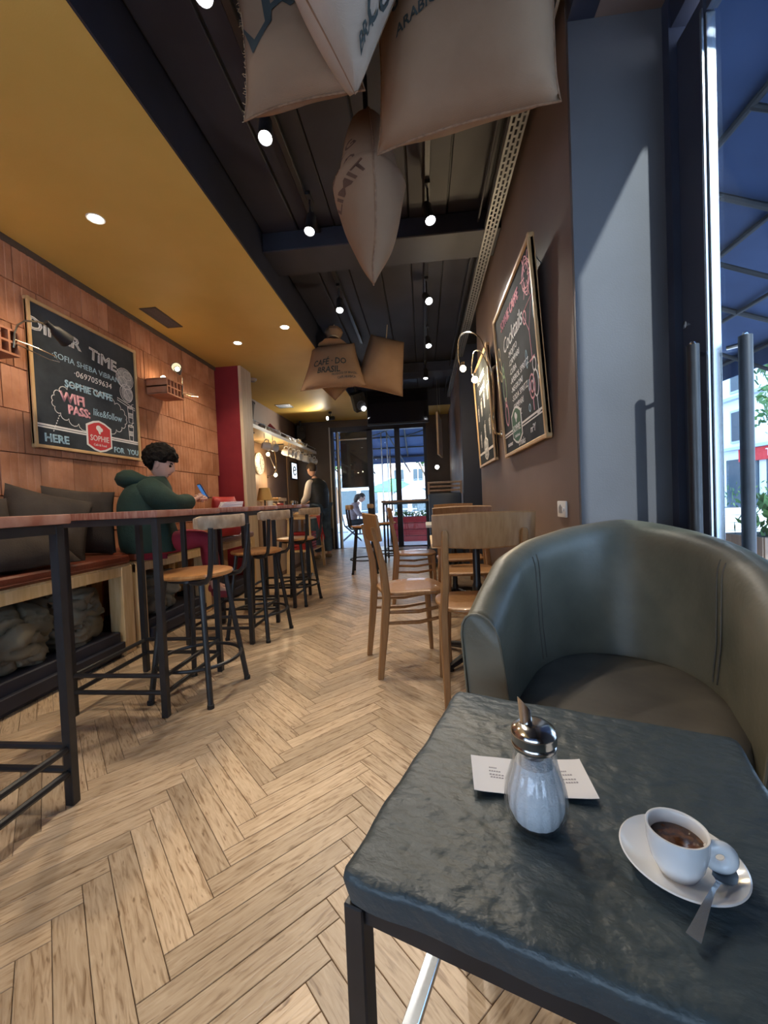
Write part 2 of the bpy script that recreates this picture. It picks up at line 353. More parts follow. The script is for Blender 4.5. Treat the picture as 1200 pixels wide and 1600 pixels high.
# ------------------------------------------------------------------ the room
XL, XR, YB = -2.5, .62, 8.6
fl = st(G().span((-2.9, -1.2, -.06), (1.25, 8.7, -.004)).obj('floor', 'joint', smooth=False))
L_, W_ = .4605, .0627
def plank_geo(g, s0, s1, t0, t1, along_s, uvs):
    r2 = 2 ** -.5; gp = .0007; top = 0.0; ch = .0011
    def P(s, t, z): return Vector(((s - t) * r2, (s + t) * r2, z))
    lo = [P(s0 + gp, t0 + gp, -.012), P(s1 - gp, t0 + gp, -.012), P(s1 - gp, t1 - gp, -.012), P(s0 + gp, t1 - gp, -.012)]
    hm = [p + Vector((0, 0, .012 - ch)) for p in lo]
    q = gp + ch; hi = [P(s0 + q, t0 + q, 0), P(s1 - q, t0 + q, 0), P(s1 - q, t1 - q, 0), P(s0 + q, t1 - q, 0)]
    vs = [[g.bm.verts.new(p) for p in r] for r in (lo, hm, hi)]
    uvl = g.bm.loops.layers.uv.verify()
    fs = [g.bm.faces.new(vs[2])]
    for a, b in ((0, 1), (1, 2)):
        for j in range(4): fs.append(g.bm.faces.new((vs[a][j], vs[a][(j + 1) % 4], vs[b][(j + 1) % 4], vs[b][j])))
    for f in fs:
        for l in f.loops:
            co = l.vert.co; s = (co.x + co.y) * r2; t = (co.y - co.x) * r2
            l[uvl].uv = (s, t) if along_s else (t, s)
pls = []
for m in range(-4, 4):
    for k in range(-30, 130):
        s0 = .0885 + k * W_ + m * L_; t0 = .941 - .0885 + (s0 - m * L_) - m * L_
        for B in (0, 1):
            s_, t_ = (s0, t0) if B else (s0, t0 - W_)
            e = (s_, s_ + W_, t_, t_ + L_, False) if B else (s_, s_ + L_, t_, t_ + W_, True)
            cx = ((e[0] + e[1]) / 2 - (e[2] + e[3]) / 2) * 2 ** -.5; cyy = ((e[0] + e[1]) / 2 + (e[2] + e[3]) / 2) * 2 ** -.5
            if -2.75 < cx < 1.1 and -1.0 < cyy < 8.55: pls.append((cx, cyy, e))
vis = [p for p in pls if p[1] > .45 and -1.15 < (p[0] - .09 * p[1]) / p[1] and (p[0] / p[1]) < .75 and p[0] > -2.1 and p[0] < .75]
vis.sort(key=lambda p: math.hypot(p[0] + .35, p[1] - .4)); near = {id(p) for p in vis[:298]}
proto = {}
far = G()
for p in pls:
    cx, cyy, e = p
    if id(p) in near:
        key = e[4]
        if key not in proto:
            g = G(); c_s = (e[0] + e[1]) / 2; c_t = (e[2] + e[3]) / 2
            plank_geo(g, e[0] - c_s, e[1] - c_s, e[2] - c_t, e[3] - c_t, e[4], None); proto[key] = g.mesh('plank', False)
        o = link('plank', proto[key], 'plank', fl, (cx, cyy, 0))
    else: plank_geo(far, *e, None)
tag(far.obj('far_planks', 'plank', fl, smooth=False), None, None, kind='stuff')

# left wall of hollow clay blocks
wl = st(G().span((-2.70, -1.0, 0), (-2.565, 4.9, 2.75)).obj('wall_left', 'mortar', smooth=False))
def brick_mesh(w, h):
    g = G(); n = 5; prof = []                       # ridged face: profile in (y, x), extruded in z
    prof.append((-w / 2, 0)); 
    rw = w / n
    for i in range(n):
        y0 = -w / 2 + i * rw
        prof += [(y0 + .001 + (0 if i == 0 else .010), .064), (y0 + rw - (.001 if i == n - 1 else .010), .064)]
        if i < n - 1: prof += [(y0 + rw - .008, .0605), (y0 + rw + .008, .0605)]
    prof.append((w / 2, 0))
    g.prism([(x, y) for y, x in prof], -h / 2, h / 2)
    return g.mesh('brick', False)
bw, bh = .262, .268
bm_ = brick_mesh(bw - .005, bh - .006); bmh = brick_mesh(bw / 2 - .005, bh - .006)
for r in range(10):
    z = 2.705 - bh * (r + .5); y = .42 + (.0 if r % 2 == 0 else -bw / 2) + (.03 * math.sin(r * 2.3))
    while y + bw / 2 < 4.88:
        o = link('brick', bm_, 'brick', wl, (-2.568 + random.uniform(-.003, .004), y, z)); y += bw
    if 4.895 - (y - bw / 2) > .07:
        k = (4.895 - (y - bw / 2)); o = link('brick', bmh, 'brick', wl, (-2.568, y - bw / 2 + k / 2, z)); o.scale.y = k / (bw / 2)
st(G().span((-2.52, -1, 2.66), (-2.49, 4.9, 2.70)).obj('trim_1', 'dbrown', smooth=False))
# partition: red face towards the room, pale timber end
p = st(G().span((-2.6, 4.90, 0), (-2.205, 5.18, 2.70)).obj('wall_partition', 'redp', smooth=False))
st(G().span((-2.205, 4.895, 0), (-2.165, 5.19, 2.70), bev=.004).obj('trim_2', 'pale', smooth=False))
# alcove and back
st(G().span((-2.80, 4.9, 0), (-2.68, 8.75, 2.75)).obj('wall_left', 'brown', smooth=False))
wb = st(G().span((-2.8, 8.6, 0), (-1.93, 8.75, 2.75)).span((.10, 8.6, 0), (.62, 8.75, 2.75)).span((-1.93, 8.6, 2.56), (.10, 8.75, 2.75)).span((-3.5, 8.71, 2.74), (1.7, 8.76, 3.3)).obj('wall_back', 'dbrown', smooth=False))
wr = st(G().span((XR, 1.72, 0), (XR + .13, 4.45, 3.05)).obj('wall_right', 'brown', smooth=False))
st(G().span((.98, 4.45, 0), (1.10, 5.6, 3.05)).span((XR, 4.45, 0), (1.10, 4.46, 3.05)).obj('wall_right_recess', 'navy', smooth=False))
st(G().span((.54, 5.6, 0), (1.10, 5.75, 3.05)).obj('wall_pilaster', 'navy', smooth=False))
st(G().span((.56, 5.75, 0), (.70, 8.75, 3.05)).obj('wall_right_rear', 'brown', smooth=False))
st(G().span((XR + .001, 1.70, 0), (.962, 1.80, 3.05)).obj('wall_entrance', 'greyp', smooth=False))
st(G().span((XR, -1.1, 2.78), (XR + .1, 1.70, 3.05)).obj('trim_3', 'dceil2', smooth=False))
st(G().span((XR + .1, -1.1, 2.78), (1.1, 1.70, 2.88)).obj('ceiling', 'brown', smooth=False))
st(G().span((.97, -1.1, 0), (1.09, .62, 3.0)).span((.97, .62, 2.66), (1.09, 1.8, 3.0)).obj('wall_front_right', 'navy', smooth=False))
st(G().span((-2.9, -1.2, 0), (-2.4, -1.05, 3.05)).span((-2.4, -1.2, 2.45), (1.2, -1.05, 3.05)).span((-2.4, -1.2, 0), (1.2, -1.05, .35)).span((.2, -1.2, .35), (1.2, -1.05, 2.45)).obj('wall_front', 'navy', smooth=False))
w_ = st(G().span((-2.4, -1.14, .35), (.2, -1.13, 2.45)).obj('window_1', 'glass', smooth=False))
w2 = G()
for x in (-2.39, -1.1, .19): w2.span((x - .03, -1.16, .35), (x + .03, -1.10, 2.45))
w2.obj('window_frame', 'black', w_, smooth=False)
# ochre soffit over the seating and the low ceiling at the back
st(G().span((-2.75, -1.1, 2.70), (-1.135, 8.7, 2.78)).span((-1.135, 7.75, 2.70), (.6, 8.7, 2.78)).obj('ceiling', 'ochre', smooth=False))
st(G().span((-1.136, -1.1, 2.702), (-1.125, 7.75, 3.05)).span((-1.13, 7.74, 2.702), (.62, 7.752, 3.05)).obj('trim_4', 'dceil2', smooth=False))
dc = st(G().span((-1.135, -1.1, 3.02), (1.1, 7.75, 3.10)).obj('ceiling', 'blackm', smooth=False))
pg = G(); pg.box((0, 0, 0), (.262, 8.8, .02), bev=.004); pm_ = pg.mesh('ceiling_panel', False)
for i in range(7):
    o = link('ceiling_panel', pm_, 'dceil' if i else 'dceil', dc, (-.98 + i * .272, 3.32, 3.008 + (.012 if i % 2 else 0)))
for y in (3.2, 6.35):
    st(G().span((-1.125, y - .17, 2.86), (XR, y + .17, 3.0), bev=.006).obj('beam', 'dceil2' if y > 4 else 'dceil', smooth=False))
# skirting on the right wall, small trims
st(G().span((XR - .012, 1.72, 0), (XR, 4.45, .09)).obj('baseboard_right', 'dbrown', smooth=False))
st(G().span((-2.68, 5.2, 0), (-2.665, 8.6, .09)).obj('baseboard_left', 'dbrown', smooth=False))

# entrance door at right: dark frame, glass leaf, pull handles on both faces
d1 = st(G().span((.962, 1.66, 0), (1.09, 1.80, 3.0)).obj('door_frame', 'navy', smooth=False))
dr = st(G().span((.985, 1.515, .02), (1.025, 1.655, 2.60), bev=.003).obj('door_1', 'navy', smooth=False))
G().span((0.988, .66, 2.54), (1.022, 1.50, 2.60)).span((0.988, .66, .02), (1.022, 1.50, .14)).span((0.988, .63, .02), (1.022, .70, 2.6)).obj('door_frame', 'navy', dr, smooth=False)
G().span((.990, 1.505, .14), (1.020, 1.516, 2.54), bev=.002).obj('edge_strip', 'alu', dr, smooth=False)
G().span((.980, 1.512, .14), (.986, 1.522, 2.56)).obj('edge_strip', 'alu', dr, smooth=False)
G().span((1.001, .70, .14), (1.009, 1.51, 2.54)).obj('pane', 'glass2', dr, smooth=False)
g = G(); g.lathe([(.0, -.006), (.014, -.006), (.014, .004), (.009, .006), (0, .006)], 14, (.983, 1.635, 1.57), m=Matrix.Rotation(-PI / 2, 4, 'Y')); g.obj('lock', 'chrome', dr)
def handle(x, sgn, y):
    g = G(); g.tube([(x, y, .62), (x, y, 1.455)], .019, 12); o = g.obj('pull_handle', 'black' if sgn < 0 else 'black', dr)
    for z in (.70, 1.43):
        G().tube([(x, y, z), (1.005 + sgn * .018, y + .035, z)], .0075, 8).obj('handle_bracket', 'chrome', o)
    for z in (.615, 1.458): G().ball((x, y, z), .011, 8, 6).obj('end_cap', 'chrome', o)
handle(.930, -1, 1.51); handle(1.056, 1, 1.455)

# cable tray under the dark ceiling, along the right wall
tr = thing('cable_tray', 'perforated grey steel cable tray running along the right wall top', 'cable tray', (.545, 4.2, 2.86))
G().span((-.042, -4.9, -.02), (-.040, 3.6, .03)).span((.040, -4.9, -.02), (.042, 3.6, .03)).obj('tray_side', 'galv', tr, smooth=False)
g = G()
for x in (-.037, -.012, .013, .037): g.span((x - .006, -4.9, -.022), (x + .006, 3.6, -.020))
y = -4.9; k = 0
while y < 3.6:
    for a, b, q in ((-.031, -.018, 0), (-.006, .007, 1), (.019, .031, 0)):
        yy = y + q * .024
        g.span((a, yy, -.0218), (b, yy + .014, -.0202))
    y += .048
tag(g.obj('perforated_plate', 'galv', tr, smooth=False), None, None, kind='stuff')
st(G().span((-.06, -4.9, .16), (.03, 3.6, .17)).obj('conduit', 'dceil2', tr, smooth=False)) if False else None
G().tube([(-.085, -4.9, .06), (-.085, 3.6, .06)], .008, 6).obj('conduit', 'dceil', tr)

# ------------------------------------------------------------------ lamps of the ceiling
def spot(loc, aim, energy, size=1.6, col=(1, .86, .66), blend=.6, rad=.04):
    l = bpy.data.lights.new('lamp', 'SPOT'); l.energy = energy; l.spot_size = size; l.color = col; l.spot_blend = blend; l.shadow_soft_size = rad
    o = bpy.data.objects.new('lamp', l); C.objects.link(o); o.location = loc
    o.rotation_euler = (Vector(aim) - Vector(loc)).to_track_quat('-Z', 'Y').to_euler(); return o
def downlight(x, y, label, e):
    t = thing('downlight', label, 'downlight', (x, y, 2.70), 0, 'recessed downlights in the ochre ceiling')
    G().lathe([(.036, 0), (.047, -.004), (.05, -.001), (.05, .002), (.036, .002)], 20).obj('rim', 'whitep', t)
    G().lathe([(0, -.0035), (.034, -.0035), (.036, .001), (0, .001)], 20).obj('diffuser', 'dl', t)
    spot((x, y, 2.685), (x + .05, y, 0), e, 2.3, (1, .80, .55), .8)
downlight(-1.855, 2.30, 'round white downlight in the ochre ceiling, the largest lit one seen', 58)
downlight(-1.89, 4.23, 'round lit downlight in the ochre ceiling beyond the ceiling vent', 58)
downlight(-1.28, 3.95, 'small lit downlight at the very edge of the ochre ceiling', 30)
downlight(-1.87, .35, 'lit downlight in the ochre ceiling above the nearest table, out of the frame', 70)
tk = []
for nm, x, y0, y1 in (('left', -.70, -.8, 5.2), ('right', .10, 2.1, 6.4)):
    t = G().span((x - .018, y0, 2.96), (x + .018, y1, 2.995), bev=.003).obj('light_track', 'black', smooth=False)
    tag(t, 'black lighting track on the dark ceiling, %s' % ('left of the hanging sacks' if nm == 'left' else 'between the sacks and the cable tray'), 'light track', 'lighting tracks')
def trackspot(x, y, label, aim, e, lit=True, tx=None):
    t = thing('track_spotlight', label, 'spotlight', (x, y, 2.79), 0, 'spotlights on the ceiling tracks')
    d = (Vector(aim) - Vector((x, y, 2.79))).normalized(); q = d.to_track_quat('Z', 'Y').to_matrix().to_4x4()
    top = .17
    G().span((-.016, -.05, top - .022), (.016, .05, top)).obj('adapter', 'black', t, smooth=False)
    G().tube([(0, 0, top - .01), (0, 0, .03)], .007, 8).obj('stem', 'black', t)
    G().lathe([(0, -.07), (.026, -.07), (.031, -.055), (.034, .055), (.036, .075), (.032, .075), (.030, .062), (0, .062)], 18, m=q).obj('housing', 'black', t)
    G().lathe([(0, .0625), (.0295, .0625), (.0295, .070), (0, .073)], 18, m=q).obj('lens', 'spotl' if lit else 'dl', t)
    spot(Vector((x, y, 2.79)) + d * .09, aim, e, 1.15, (1, .90, .76), .7, .03)
trackspot(-.69, 1.98, 'bright track spotlight beside the fringed sack corner', (-.45, .9, 0), 42)
trackspot(-.66, 2.67, 'bright track spotlight just left of the diamond shaped sack', (-.8, 1.7, .2), 46)
trackspot(-.70, 3.79, 'bright track spotlight above the printed coffee sack', (-.5, 2.4, 0), 46)
trackspot(-.68, 1.42, 'track spotlight at the upper frame edge by the fringed sack', (-.7, .5, .5), 30)
trackspot(.10, 2.69, 'bright track spotlight right of the diamond shaped sack', (.42, 2.0, .9), 34)
trackspot(.10, 3.81, 'bright track spotlight second along the right track', (.62, 2.35, 1.2), 48)
trackspot(.12, 4.85, 'track spotlight third along the right track, near the television', (.3, 3.6, .6), 36)
trackspot(.10, 6.07, 'black track spotlight pointing down at the end of the right track', (0, 5.6, 0), 36)

def vent(x, y, label, w=.15, l=.40):
    t = thing('ceiling_vent', label, 'vent', (x, y, 2.70), 0, 'vents in the ochre ceiling')
    G().span((-w / 2, -l / 2, -.006), (w / 2, -l / 2 + .018, 0)).span((-w / 2, l / 2 - .018, -.006), (w / 2, l / 2, 0)).span((-w / 2, -l / 2, -.006), (-w / 2 + .016, l / 2, 0)).span((w / 2 - .016, -l / 2, -.006), (w / 2, l / 2, 0)).obj('frame', 'dbrown' if l > .3 else 'galv', t, smooth=False)
    G().span((-w / 2 + .01, -l / 2 + .01, -.001), (w / 2 - .01, l / 2 - .01, -.0003)).obj('backing', 'blackm', t, smooth=False)
    sm = G().box((0, 0, -.004), (.004, l - .03, .006), rot=Matrix.Rotation(.5, 3, 'Y')).mesh('slat', False)
    for i in range(8): link('slat', sm, 'brown' if l > .3 else 'galv', t, (-w / 2 + .025 + i * (w - .05) / 7, 0, 0))
vent(-2.28, 3.55, 'dark slatted vent in the ochre ceiling above the chalkboard corner')
vent(-2.36, 7.05, 'small square grey vent in the ceiling above the counter shelf', .26, .27)
t = thing('smoke_detector', 'round white smoke detector on the ceiling behind the red partition', 'smoke detector', (-2.25, 5.45, 2.70))
G().lathe([(0, -.035), (.03, -.035), (.052, -.022), (.058, 0), (0, 0)], 20).obj('body', 'whitep', t); G().lathe([(.030, -.0352), (.034, -.038), (.026, -.039), (0, -.039)], 16).obj('sensor', 'galv', t)

# ------------------------------------------------------------------ low slate table with sugar, receipt and coffee
TC = Vector((.2015, .607)); TR = math.radians(-20.6); TH = .54; HS = .2445
ta = thing('low_table', 'low square table with dark slate top and black metal legs in front of the armchair', 'table', (TC.x, TC.y, 0), TR)
g = G(); n = 64; top = {}
def rc(u, v):                                     # rounded square
    x, y = u * HS, v * HS
    k = max(abs(u), abs(v))
    if k > .9:
        d = math.hypot(u, v); f = min(1, 1.40 / d) if d > 1.40 else 1
        x *= f; y *= f
    e = .004 * noise.noise(Vector((u * 3, v * 3, 7))) * (k ** 8)
    return x * (1 + e / HS * 1.6), y * (1 + e / HS * 1.6)
for i in range(n + 1):
    for j in range(n + 1):
        u = -1 + 2 * i / n; v = -1 + 2 * j / n; x, y = rc(u, v)
        k = max(abs(u), abs(v)); dz = -.0035 * max(0, (k - .975) / .025) ** 2
        dz += .0010 * noise.noise(Vector((x * 18, y * 30, 0))) + .0011 * noise.noise(Vector((x * 55, y * 90, 3)))
        top[i, j] = g.bm.verts.new((x, y, TH + dz))
for i in range(n):
    for j in range(n): g.bm.faces.new((top[i, j], top[i + 1, j], top[i + 1, j + 1], top[i, j + 1]))
rim = [(i, 0) for i in range(n)] + [(n, j) for j in range(n)] + [(i, n) for i in range(n, 0, -1)] + [(0, j) for j in range(n, 0, -1)]
mid = [g.bm.verts.new(top[k].co + Vector((top[k].co.x * .006, top[k].co.y * .006, -.008))) for k in rim]
low = [g.bm.verts.new(Vector((top[k].co.x * .985, top[k].co.y * .985, TH - .040 + .002 * noise.noise(Vector((k[0], k[1], 1)))))) for k in rim]
m_ = len(rim)
for a in range(m_):
    b = (a + 1) % m_
    g.bm.faces.new((top[rim[a]], top[rim[b]], mid[b], mid[a])); g.bm.faces.new((mid[a], mid[b], low[b], low[a]))
g.bm.faces.new(low)
g.obj('tabletop', 'slate', ta, ang=60)
for sx in (-1, 1):
    for sy in (-1, 1):
        G().box((sx * (HS - .013), sy * (HS - .013), (TH - .041) / 2), (.026, .026, TH - .043), bev=.002).obj('leg', 'black', ta, smooth=False)
g = G()
for s in (-1, 1):
    g.box((0, s * (HS - .018), TH - .052), (2 * HS - .05, .022, .022)); g.box((s * (HS - .018), 0, TH - .052), (.022, 2 * HS - .05, .022))
g.obj('top_frame', 'black', ta, smooth=False)
o = G().box((-HS + .052, 0, .30), (.020, 2 * HS - .05, .012), bev=.001).box((-HS + .042, HS - .022, .30), (.05, .018, .010)).box((-HS + .042, -HS + .022, .30), (.05, .018, .010)).obj('stretcher', 'alu', ta, smooth=False); o['label'] = 'bright steel stretcher under the tabletop'

t = thing('sugar_dispenser', 'pear shaped glass sugar dispenser with steel pouring spout on the slate table', 'sugar dispenser', (.131, .545, TH + .0015))
pr = [(0, 0), (.030, 0), (.034, .003), (.0385, .018), (.0395, .032), (.037, .050), (.031, .068), (.0275, .082), (.0268, .092), (.0270, .104)]
G().lathe(pr + [(.0255, .104), (.0252, .090), (.0262, .080), (.0295, .067), (.0352, .05), (.0375, .032), (.0365, .018), (.031, .006), (0, .005)], 90, rib=.030, nrib=18).obj('jar', glassm('jar_glass', (.97, .98, .99), 0, .10, 2.4, .6), t)
G().lathe([(0, .0065), (.0285, .0065), (.0340, .018), (.0355, .032), (.0335, .05), (.0278, .067), (.0242, .080), (.012, .086), (0, .083)], 54, rib=.012, nrib=18).obj('sugar', 'sugar', t)
G().lathe([(0, .101), (.0284, .101), (.0289, .103), (.0289, .1065), (.0281, .108), (.0285, .1095), (.0285, .117), (.0290, .118), (.0288, .121), (.0265, .125), (.018, .131), (.0095, .1335), (0, .1335)], 40).obj('lid', 'steel', t)
g = G(); tm = Matrix.Rotation(math.radians(-4), 4, 'Y'); sg = 24; rr = []
for r_, zz, cut in ((.0078, .075, 0), (.0078, .170, 1), (.0066, .170, 1), (.0066, .080, 0)):
    ring = []
    for j in range(sg):
        a = 2 * PI * j / sg; x = r_ * math.cos(a); y = r_ * math.sin(a)
        ring.append(tm @ Vector((x, y, zz - (.011 * (x / .0078 + 1) if cut else 0) - (.003 * (1 + y / .0078) if cut else 0))))
    rr.append(ring)
g.rings(rr, False, False); g.obj('spout', 'steel', t)

t = thing('receipt', 'white printed till receipt lying behind the sugar dispenser on the slate table', 'receipt', (.142, .628, TH + .002), math.radians(-3))
g = G(); nx, ny = 24, 8; v = {}
for k in (0, 1):
    for i in range(nx + 1):
        for j in range(ny + 1):
            u = i / nx * 2 - 1; w = j / ny * 2 - 1
            v[k, i, j] = g.bm.verts.new((u * .084, w * .042 * (1 + .03 * u) - .004 * u * u, .0006 + k * .0003 + .007 * abs(u) ** 4 + .003 * (1 - math.cos(u * 5)) * .5))
for i in range(nx):
    for j in range(ny):
        g.bm.faces.new((v[1, i, j], v[1, i + 1, j], v[1, i + 1, j + 1], v[1, i, j + 1])); g.bm.faces.new((v[0, i, j], v[0, i, j + 1], v[0, i + 1, j + 1], v[0, i + 1, j]))
for i in range(nx):
    for j in (0, ny): g.bm.faces.new((v[0, i, j], v[0, i + 1, j], v[1, i + 1, j], v[1, i, j]))
for j in range(ny):
    for i in (0, nx): g.bm.faces.new((v[0, i, j], v[0, i, j + 1], v[1, i, j + 1], v[1, i, j]))
g.obj('paper', 'paper', t, ang=60)
g = G()
for (u, w, l) in ((-.052, .012, .012), (-.050, .004, .018), (-.048, -.004, .022), (-.048, -.010, .020), (.050, .012, .014), (.054, .004, .018), (.056, -.006, .020), (.058, -.013, .018)):
    for q in range(5):
        x = u - l / 2 + l * (q + .5) / 5; zz = .0010 + .007 * abs(x / .084) ** 4 + .003 * (1 - math.cos(x / .084 * 5)) * .5
        g.box((x, w, zz + .0003), (l / 7, .0022, .0003))
tag(g.obj('print', 'ink', t, smooth=False), None, None, kind='stuff')

SX, SY = .272, .481
t = thing('saucer', 'white porcelain saucer under the espresso cup', 'saucer', (SX, SY, TH + .002))
G().lathe([(0, 0), (.030, 0), (.034, .002), (.051, .010), (.0590, .0150), (.0605, .0163), (.0590, .0173), (.050, .0125), (.033, .0058), (.027, .005), (.0255, .0042), (0, .0042)], 64).obj('dish', 'white', t, ang=60)
CX, CY, CZ = .264, .473, TH + .0072
t = thing('espresso_cup', 'small white espresso cup with coffee on the saucer', 'cup', (CX, CY, CZ))
G().lathe([(0, .001), (.017, .001), (.0185, 0), (.0195, .002), (.0255, .014), (.0290, .030), (.0302, .0465), (.0298, .0488), (.0280, .0488), (.0265, .0465), (.0255, .030), (.022, .016), (.016, .008), (0, .0075)], 56).obj('bowl', 'white', t, ang=60)
G().lathe([(0, .028), (.0254, .028), (.0258, .0345), (.0245, .0350), (0, .0346)], 40).obj('coffee', 'coffee', t)
g = G(); ha = math.radians(-16); hm = Matrix.Rotation(ha, 4, 'Z') @ Matrix.Translation((.0385, 0, .026)) @ Matrix.Rotation(PI / 2, 4, 'X')
rs = []
for i in range(28):
    a = 2 * PI * i / 28; ring = []
    for j in range(12):
        b = 2 * PI * j / 12; rad = .0105 + .0065 * math.cos(b)
        ring.append(hm @ Vector((rad * math.cos(a), rad * math.sin(a) * 1.05, .0055 * math.sin(b))))
    rs.append(ring)
g.rings(rs, True, False); g.obj('handle', 'white', t)
sp = thing('teaspoon', 'small steel teaspoon resting across the saucer under the cup handle', 'spoon', (.3005, .455, TH + .0205))
d = Vector((.238 - .3005, .400 - .455, 0)); ang = math.atan2(d.y, d.x)
g = G(); rot = Matrix.Rotation(ang, 4, 'Z'); L = d.length + .006
rs = []                                             # bowl + handle lofted along x
for x, w, h, z in ((-.017, .0015, .0006, .0035), (-.015, .006, .001, .002), (-.009, .0095, .001, -.001), (0, .0105, .001, -.0025), (.009, .0085, .001, -.0005), (.015, .0045, .0012, .002), (.019, .0022, .0013, .003), (.035, .002, .0014, .0045), (.055, .0034, .0012, .001), (.075, .0050, .0010, -.005), (L, .0062, .0009, -.0085)):
    cz = -.0035 if abs(x) < .014 else 0
    rs.append([rot @ Vector((x, w, z)), rot @ Vector((x, w * .5, z + cz * .6)), rot @ Vector((x, 0, z + cz)), rot @ Vector((x, -w * .5, z + cz * .6)), rot @ Vector((x, -w, z)), rot @ Vector((x, -w * .5, z + cz * .6 - h)), rot @ Vector((x, 0, z + cz - h)), rot @ Vector((x, w * .5, z + cz * .6 - h))])
g.rings(rs); g.obj('spoon_body', 'alu', sp, ang=60)

# ------------------------------------------------------------------ tub armchair
ac = thing('tub_armchair', 'olive green leather tub armchair standing behind the slate table', 'armchair', (.505, 1.135, 0), R_(-25))
def U(a, side):                                     # plan of the shell, a from -1 (left arm front) to 1
    if abs(a) > .55:
        k = (abs(a) - .55) / .45; x = 1; y = -k
    else:
        th = (a / .55) * PI / 2; x = abs(math.sin(th)); y = math.cos(th)
    return (1 if a > 0 else -1) * x, y, abs(a)
def shell_ring(a):
    sx, y, k = U(a, 0); b = max(0, y); f = max(0, -y)
    zt = .668 + .200 * (1 - min(1, k / .99) ** 1.35)
    th = .092
    def pt(q, z, inn):
        rec = .20 * (z - .10) / .76 * (b ** .8)     # recline of the back
        xo = .310 + .035 * min(1, (z - .08) / .55); xo2 = xo * (1 + .05 * f)
        ox = sx * (xo2 - inn * 1.1); 
        oy = (y * (.305 + rec - inn)) if y >= 0 else (y * .215)
        return Vector((ox, oy, z))
    P = []
    zb = .08
    for z in (zb, .25, .42, .56): P.append(pt(0, z, 0 if z > .1 else .01))
    P += [pt(0, zt - q1, q2) for q1, q2 in ((.055, 0), (.030, .004), (.012, .012), (.002, .026), (0, .042), (.004, .056), (.014, .070), (.030, .082), (.052, .089), (.078, .092))]
    for z in (.56, .46, .30): P.append(pt(0, min(z, zt - .10), th + .012 * (1 - (z - .3) / .3)))
    P.append(pt(0, zb, th))
    return P
N = 56
g = G(); g.rings([shell_ring(-1 + 2 * i / N) for i in range(N + 1)])
for v_ in g.bm.verts: v_.co += noise.noise_vector(v_.co * 9) * .003
o = g.obj('shell', 'olive', ac, ang=70)
for s in (-1, 1):                                   # piping round the arm fronts and back seams
    r = shell_ring(s); G().tube([p + Vector((0, -.004, 0)) for p in r[1:-1]], .0032, 6).obj('piping', 'olive', o)
    for a in (.40, .425):
        r = shell_ring(s * a); G().tube([p.lerp(Vector((0, .02, p.z)), .006) for p in r[11:16]], .0022, 5).obj('seam', 'olives', o)
g = G()
prof = [(.0, .30), (.255, .30), (.262, .33), (.262, .405), (.250, .432), (.20, .447), (.0, .452)]
rs = []
for r_, z in prof:
    ring = []
    for j in range(40):
        a = 2 * PI * j / 40; x = math.cos(a); y = math.sin(a)
        ring.append(Vector(((abs(x) ** .75) * (1 if x > 0 else -1) * r_ * .97, (y * r_ * 1.16 if y > 0 else -(abs(y) ** .45) * r_ * .92) , z)))
    rs.append(ring)
g.rings(rs); g.obj('seat_cushion', 'olives', ac, ang=60)
G().box((0, -.02, .19), (.50, .50, .22), bev=.02, seg=2).obj('seat_base', 'olive', ac)
for sx in (-1, 1):
    for sy in (-.2, .2): G().tube([(sx * .22, sy, 0), (sx * .22, sy, .09)], [.016, .022], 10).obj('leg', 'blackm', ac)

